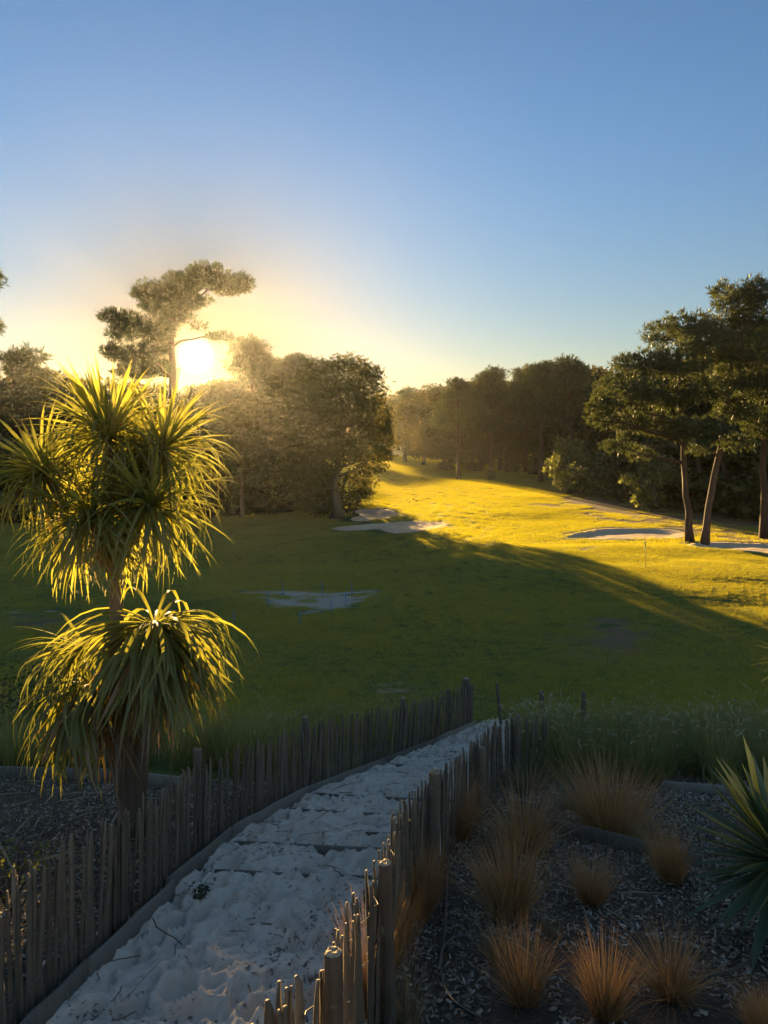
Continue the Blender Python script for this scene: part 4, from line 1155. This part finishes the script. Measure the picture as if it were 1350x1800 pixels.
# ------------------------------------------------------------------ mulch, litter, hoses
def chips(name, n, reg, label, seed, size=(.012, .062)):
    r = np.random.default_rng(seed)
    y = np.sqrt(r.uniform(reg[2] ** 2, reg[3] ** 2, n)); x = r.uniform(reg[0], reg[1], n) * y
    k = (x > xr(y) + .1) if reg[0] > -.2 else (x < xl(y) - .12)
    k &= (vn(x, y, .9, 12) + .5 * vn(x, y, .3, 13) > -.24)
    x, y = x[k], y[k]; n = len(x)
    z = G(x, y) + 0.06 * vn(x, y, .8, 5) + 0.03 * vn(x, y, .25, 6) + r.uniform(.004, .03, n)
    a = r.uniform(0, 6.28, n); L = r.uniform(*size, n); W = L * r.uniform(.2, .5, n); tx = r.normal(0, .35, n); ty = r.normal(0, .35, n)
    dx = np.stack([np.cos(a), np.sin(a), tx], -1); dy = np.stack([-np.sin(a), np.cos(a), ty], -1)
    C = np.stack([x, y, z], -1); h = (L * .5)[:, None]; w = (W * .5)[:, None]
    V = np.stack([C - dx * h - dy * w, C + dx * h - dy * w * .6, C + dx * h * .9 + dy * w, C - dx * h * .8 + dy * w], 1)
    up = np.array([0, 0, .006])
    V = np.concatenate([V, V - up], 1).reshape(-1, 3)
    i = np.arange(n)[:, None] * 8
    q = np.concatenate([i + np.array(f) for f in ((0, 1, 2, 3), (0, 4, 5, 1), (1, 5, 6, 2), (2, 6, 7, 3), (3, 7, 4, 0))])
    tag(build(name, V, q, M['chip']), label, 'wood chips', kind='stuff')
chips('wood_chips', 34000, (-.06, .66, 2.6, 12.6), 'pale wood chip mulch covering the right bed', 401)
chips('wood_chips', 13000, (-.75, -.15, 5.5, 13.0), 'wood chip mulch in the left bed behind the fence', 402)
def litter(name, n, reg, L, wd, mat, label, seed, e=(.0, .35)):
    r = np.random.default_rng(seed)
    y = r.uniform(reg[2], reg[3], n); x = r.uniform(reg[0], reg[1], n) * y
    k = (x > xr(y) + .15) if reg[0] > -.2 else (x < xl(y) - .2)
    x, y = x[k], y[k]; n = len(x)
    V, q = blades(np.stack([x, y, G(x, y) + .035], -1), r.uniform(0, 6.28, n), r.uniform(*e, n), r.uniform(*L, n), r.uniform(.2, .9, n), r.uniform(*wd, n), 5, 1.2, prof_strap, .15)
    # keep the strips on the surface
    V[:, 2] = np.maximum(V[:, 2], G(V[:, 0], V[:, 1]) + .02)
    tag(build(name, V, q, mat), label, 'litter', kind='stuff')
litter('leaf_litter', 46, (.02, .6, 4.0, 10.5), (.15, .5), (.012, .03), M['dry'], 'dead strap leaves scattered over the right bed', 411)
litter('leaf_litter', 130, (-.62, -.2, 6.5, 12.8), (.2, .7), (.015, .04), M['dry'], 'dead strap leaves heaped under the cabbage palm', 412)
litter('dry_grass', 1800, (-.62, -.2, 8.0, 12.9), (.08, .3), (.003, .007), M['tuftgrey'], 'fine dry grass lying on the left bed', 413, (.1, 1.2))
litter('dry_grass', 1500, (.06, .5, 7.5, 12.9), (.08, .35), (.003, .006), M['tuftgrey'], 'fine dry grass at the back of the right bed', 414, (.1, 1.2))
# twigs and crumbs on the sand
def sand_litter():
    r = np.random.default_rng(421); m = MB(); n = 150
    for _ in range(n):
        y = r.uniform(4.0, 15); v = r.random(); x = float(xl(y) + .05 + (xr(y) - xl(y) - .1) * (v ** 1.6 if r.random() < .5 else v))
        z = float(path_z(np.array([x]), np.array([y]))[0]) + .02
        a = r.uniform(0, 6.28); L = r.uniform(.03, .22) if r.random() < .9 else r.uniform(.4, .8)
        p = curved((x, y, z), (x + L * math.cos(a), y + L * math.sin(a), 0), 5, r, L * .05)
        p[:, 2] = np.array([float(path_z(np.array([q[0]]), np.array([q[1]]))[0]) for q in p]) + .015 + r.uniform(0, .02)
        m.tube(p, r.uniform(.002, .006), 4, False)
    V, f = m.out(); tag(build('twig_litter', V, f, M['stick']), 'dark twigs and crumbs scattered on the sand path', 'litter', kind='stuff')
sand_litter()
def hose(pts, label):
    P = []
    for px, py in pts:
        dd = 2.6 * F / (py - 1107.0); P.append(((px - HX) / F * dd, dd))
    P = np.array(P); t = np.linspace(0, 1, len(P)); ts = np.linspace(0, 1, 60)
    for _ in range(1):
        x = np.interp(ts, t, P[:, 0]); y = np.interp(ts, t, P[:, 1])
    k = np.hanning(11); k /= k.sum(); pad = lambda v: np.convolve(np.concatenate([np.full(5, v[0]), v, np.full(5, v[-1])]), k, 'valid')
    x, y = pad(x), pad(y)
    m = MB().tube(np.stack([x, y, G(x, y) + .045], -1), .011, 8)
    V, f = m.out(); tag(build('irrigation_hose', V, f, M['hose'], None, True), label, 'hose')
hose([(788, 1500), (786, 1560), (784, 1600), (782, 1650), (776, 1685), (770, 1720)], 'straight black hose running down beside the right fence')
hose([(822, 1652), (795, 1658), (777, 1678), (774, 1710), (780, 1745), (795, 1770), (815, 1785), (840, 1800)], 'looped black hose at the bottom of the right bed')
hose([(1190, 1740), (1235, 1728), (1290, 1715), (1325, 1696)], 'dark hose end curving under the yucca')

# low shrubs in the beds
def low_shrub(name, loc, H, W, mat, label, seed, size=.06, dens=14, cat='shrub'):
    r = np.random.default_rng(seed); pads = []
    for k in range(9):
        a = k * 2.4; q = W * .6 * math.sqrt((k + .3) / 9)
        pads.append((q * math.cos(a), q * math.sin(a), H * r.uniform(.4, .75), W * .45, W * .45, H * .38, 1))
    root = empty(name, loc)
    m = MB()
    for c in pads: m.tube(curved((0, 0, -.05), c[:3], 5, r, .02), np.linspace(.014, .004, 5), 5, False)
    build('stem', *m.out(), M['barkfar'], root)
    tag(build('foliage', *leaf_cloud(pads, size, dens, seed, .3), mat, root), kind='stuff')
    return tag(root, label, cat)
p = at(20, 1590, 6.9); p[2] = gz(p[0], p[1]); low_shrub('low_shrub', p, .72, .55, M['bush'], 'low leafy shrub behind the nearest left pickets', 501, .05, 26)
p = at(690, 1830, 3.5); p[2] = gz(p[0], p[1]); low_shrub('low_shrub', p, .30, .28, M['bush'], 'small dark leafy shrub at the frame bottom beside the right fence', 502, .035, 60)
p = at(60, 1240, 17.0); p[2] = gz(p[0], p[1]); low_shrub('low_shrub', p, 1.9, 1.5, M['oak'], 'dark bush on the lawn edge left of the cabbage palm', 503, .10, 18)
p = at(350, 1620, 7.3); p[2] = float(path_z(np.array([p[0]]), np.array([p[1]]))[0]); low_shrub('sand_weed', (float(xl(7.2)) + .28, 7.2, float(path_z(np.array([xl(7.2) + .28]), np.array([7.2]))[0])), .10, .14, M['yucca'], 'small dark weed growing in the sand beside the edging', 504, .03, 40, 'weed')
# flax clump behind the palm
def flax(px, py, d, n, L, label, seed):
    p = at(px, py, d); p[2] = gz(p[0], p[1]); r = np.random.default_rng(seed)
    V, q = blades(r.normal(0, .12, (n, 3)) * (1, 1, 0), r.uniform(0, 6.28, n), np.pi / 2 - np.abs(r.normal(0, .4, n)), L * r.uniform(.6, 1.1, n), np.abs(r.normal(0, .4, n)), .05, 5, 1.8, prof_strap, .15)
    o = build('flax_clump', V, q, M['oak']); o.location = tuple(p); tag(o, label, 'flax')
flax(95, 1210, 16.0, 90, 1.5, 'dark spiky flax clump left of the palm trunk', 61)
flax(262, 1200, 17.5, 70, 1.4, 'dark spiky flax clump behind the palm trunk', 62)

# ------------------------------------------------------------------ golf furniture
def flagstick():
    p = ground_at(1135, 0.0 + 45.0)
    best = min(np.arange(36, 70, .1), key=lambda dd: abs(HY + (CZ - gz((1135 - HX) / F * dd, dd)) / dd * F - 997))
    p = ground_at(1135, best); root = empty('flagstick', p)
    h = (997 - 951) / F * best
    m = MB().tube([(0, 0, -.1), (0, 0, h * .5), (0, 0, h)], .016, 8); build('pole', *m.out(), M['pole'], root, True)
    # furled flag hanging at the top
    V = []; q = []
    for i, z in enumerate(np.linspace(0, 1, 7)):
        w = .05 + .05 * math.sin(z * 3.1)
        for k in range(6):
            a = k / 6 * 6.28; V.append((-.03 + w * .7 * math.cos(a + z), .03 * math.sin(a + z) , h - .03 - z * .42))
    for i in range(6):
        for k in range(6): q.append((i * 6 + k, i * 6 + (k + 1) % 6, (i + 1) * 6 + (k + 1) % 6, (i + 1) * 6 + k))
    build('flag', V, np.array(q), M['flag'], root, True)
    m = MB().tube([(0, 0, .012), (0, 0, .02)], .055, 14, True); build('cup', *m.out(), M['cup'], root)
    tag(root, 'slim golf flagstick with furled flag on the sunlit green', 'flagstick')
flagstick()
def solve_d(px, py, lo=20, hi=150):
    dd = np.arange(lo, hi, .05); x = (px - HX) / F * dd
    return float(dd[np.argmin(np.abs(HY + (CZ - G(x, dd)) / dd * F - py))])
STK = [(583, 1079, 'nearest the right of the bare patch'), (527, 1098, 'front, nearest the camera'), (471, 1064, 'at the left end of the bare sand'), (411, 1098, 'far left front, among thin grass'), (608, 1064, 'at the right end of the bare sand'),
       (619, 1048, 'behind the right end of the bare sand'), (566, 1046, 'middle of the back row'), (498, 1046, 'left of the back row')]
for px, py, w in STK:
    dd = solve_d(px, py, 30, 70); p = ground_at(px, dd); h = 23 / F * dd
    root = empty('marker_stake', p)
    m = MB().tube([(0, 0, -.15), (0, 0, h * .6), (0, 0, h)], .022, 6, True); build('shaft', *m.out(), M['blue'], root)
    m = MB().tube([(0, 0, h + .001), (0, 0, h + .03), (0, 0, h + .05)], [.027, .025, .008], 6, True); build('cap', *m.out(), M['blue'], root)
    root.rotation_euler = (float(rng.normal(0, .03)), float(rng.normal(0, .03)), 0)
    tag(root, 'blue marker stake round the bare lawn patch, ' + w, 'stake', 'blue stakes round the bare patch')
dd = solve_d(1121, 1035, 30, 60); p = ground_at(1121, dd)
m = MB().tube(np.array([(0, 0, -.1), (.02, 0, .2), (.05, 0, .36), (.04, 0, .5), (0, 0, .56), (-.05, 0, .54)]), .015, 6)
V, f = m.out(); o = build('hoop_stake', V, f, M['hose'], None, True); o.location = tuple(p); tag(o, 'small dark hooked stake at the shadow edge below the flagstick', 'stake')
BIRD_L = ['dark bird on the fairway, leftmost of the little flock', 'dark bird on the fairway, lower middle of the flock', 'dark bird on the fairway, upper middle of the flock', 'dark bird on the fairway, rightmost of the flock']
for k, (px, py) in enumerate(((716, 882), (720, 885), (727, 880), (732, 883))):
    dd = solve_d(px, py, 70, 150); p = ground_at(px, dd)
    root = empty('bird', p); root.rotation_euler = (0, 0, float(rng.uniform(0, 6)))
    m = MB()
    m.tube([(-.24, 0, .17), (-.15, 0, .19), (-.04, 0, .21), (.08, 0, .23), (.14, 0, .27), (.17, 0, .31), (.22, 0, .31), (.28, 0, .30)], [.02, .05, .085, .085, .06, .05, .04, .006], 10, True)
    build('body', *m.out(), M['bird'], root, True)
    for sgn in (-1, 1):
        m = MB().tube([(-.02, sgn * .04, -.01), (0, sgn * .04, .08), (-.01, sgn * .04, .16)], .008, 5); build('leg', *m.out(), M['bird'], root)
    tag(root, BIRD_L[k], 'bird', 'birds on the fairway')

# ------------------------------------------------------------------ haze volume added to imitate the golden lens glare
if HAZE_DENSITY > 0:
    m = MB().box((0, 350, 13.6), (1640, 730, 33.0))
    V, f = m.out()
    t = NT('glare_haze')
    pv = t.n('ShaderNodeVolumePrincipled', {'Color': (0.95, 0.95, 0.95, 1), 'Density': HAZE_DENSITY, 'Anisotropy': 0.82})
    t.t.links.new(pv.outputs[0], t.o.inputs['Volume'])
    o = build('haze', V, f, t.m); tag(o, 'thin haze added over the golf course for the golden glare round the sun', 'haze', kind='stuff')
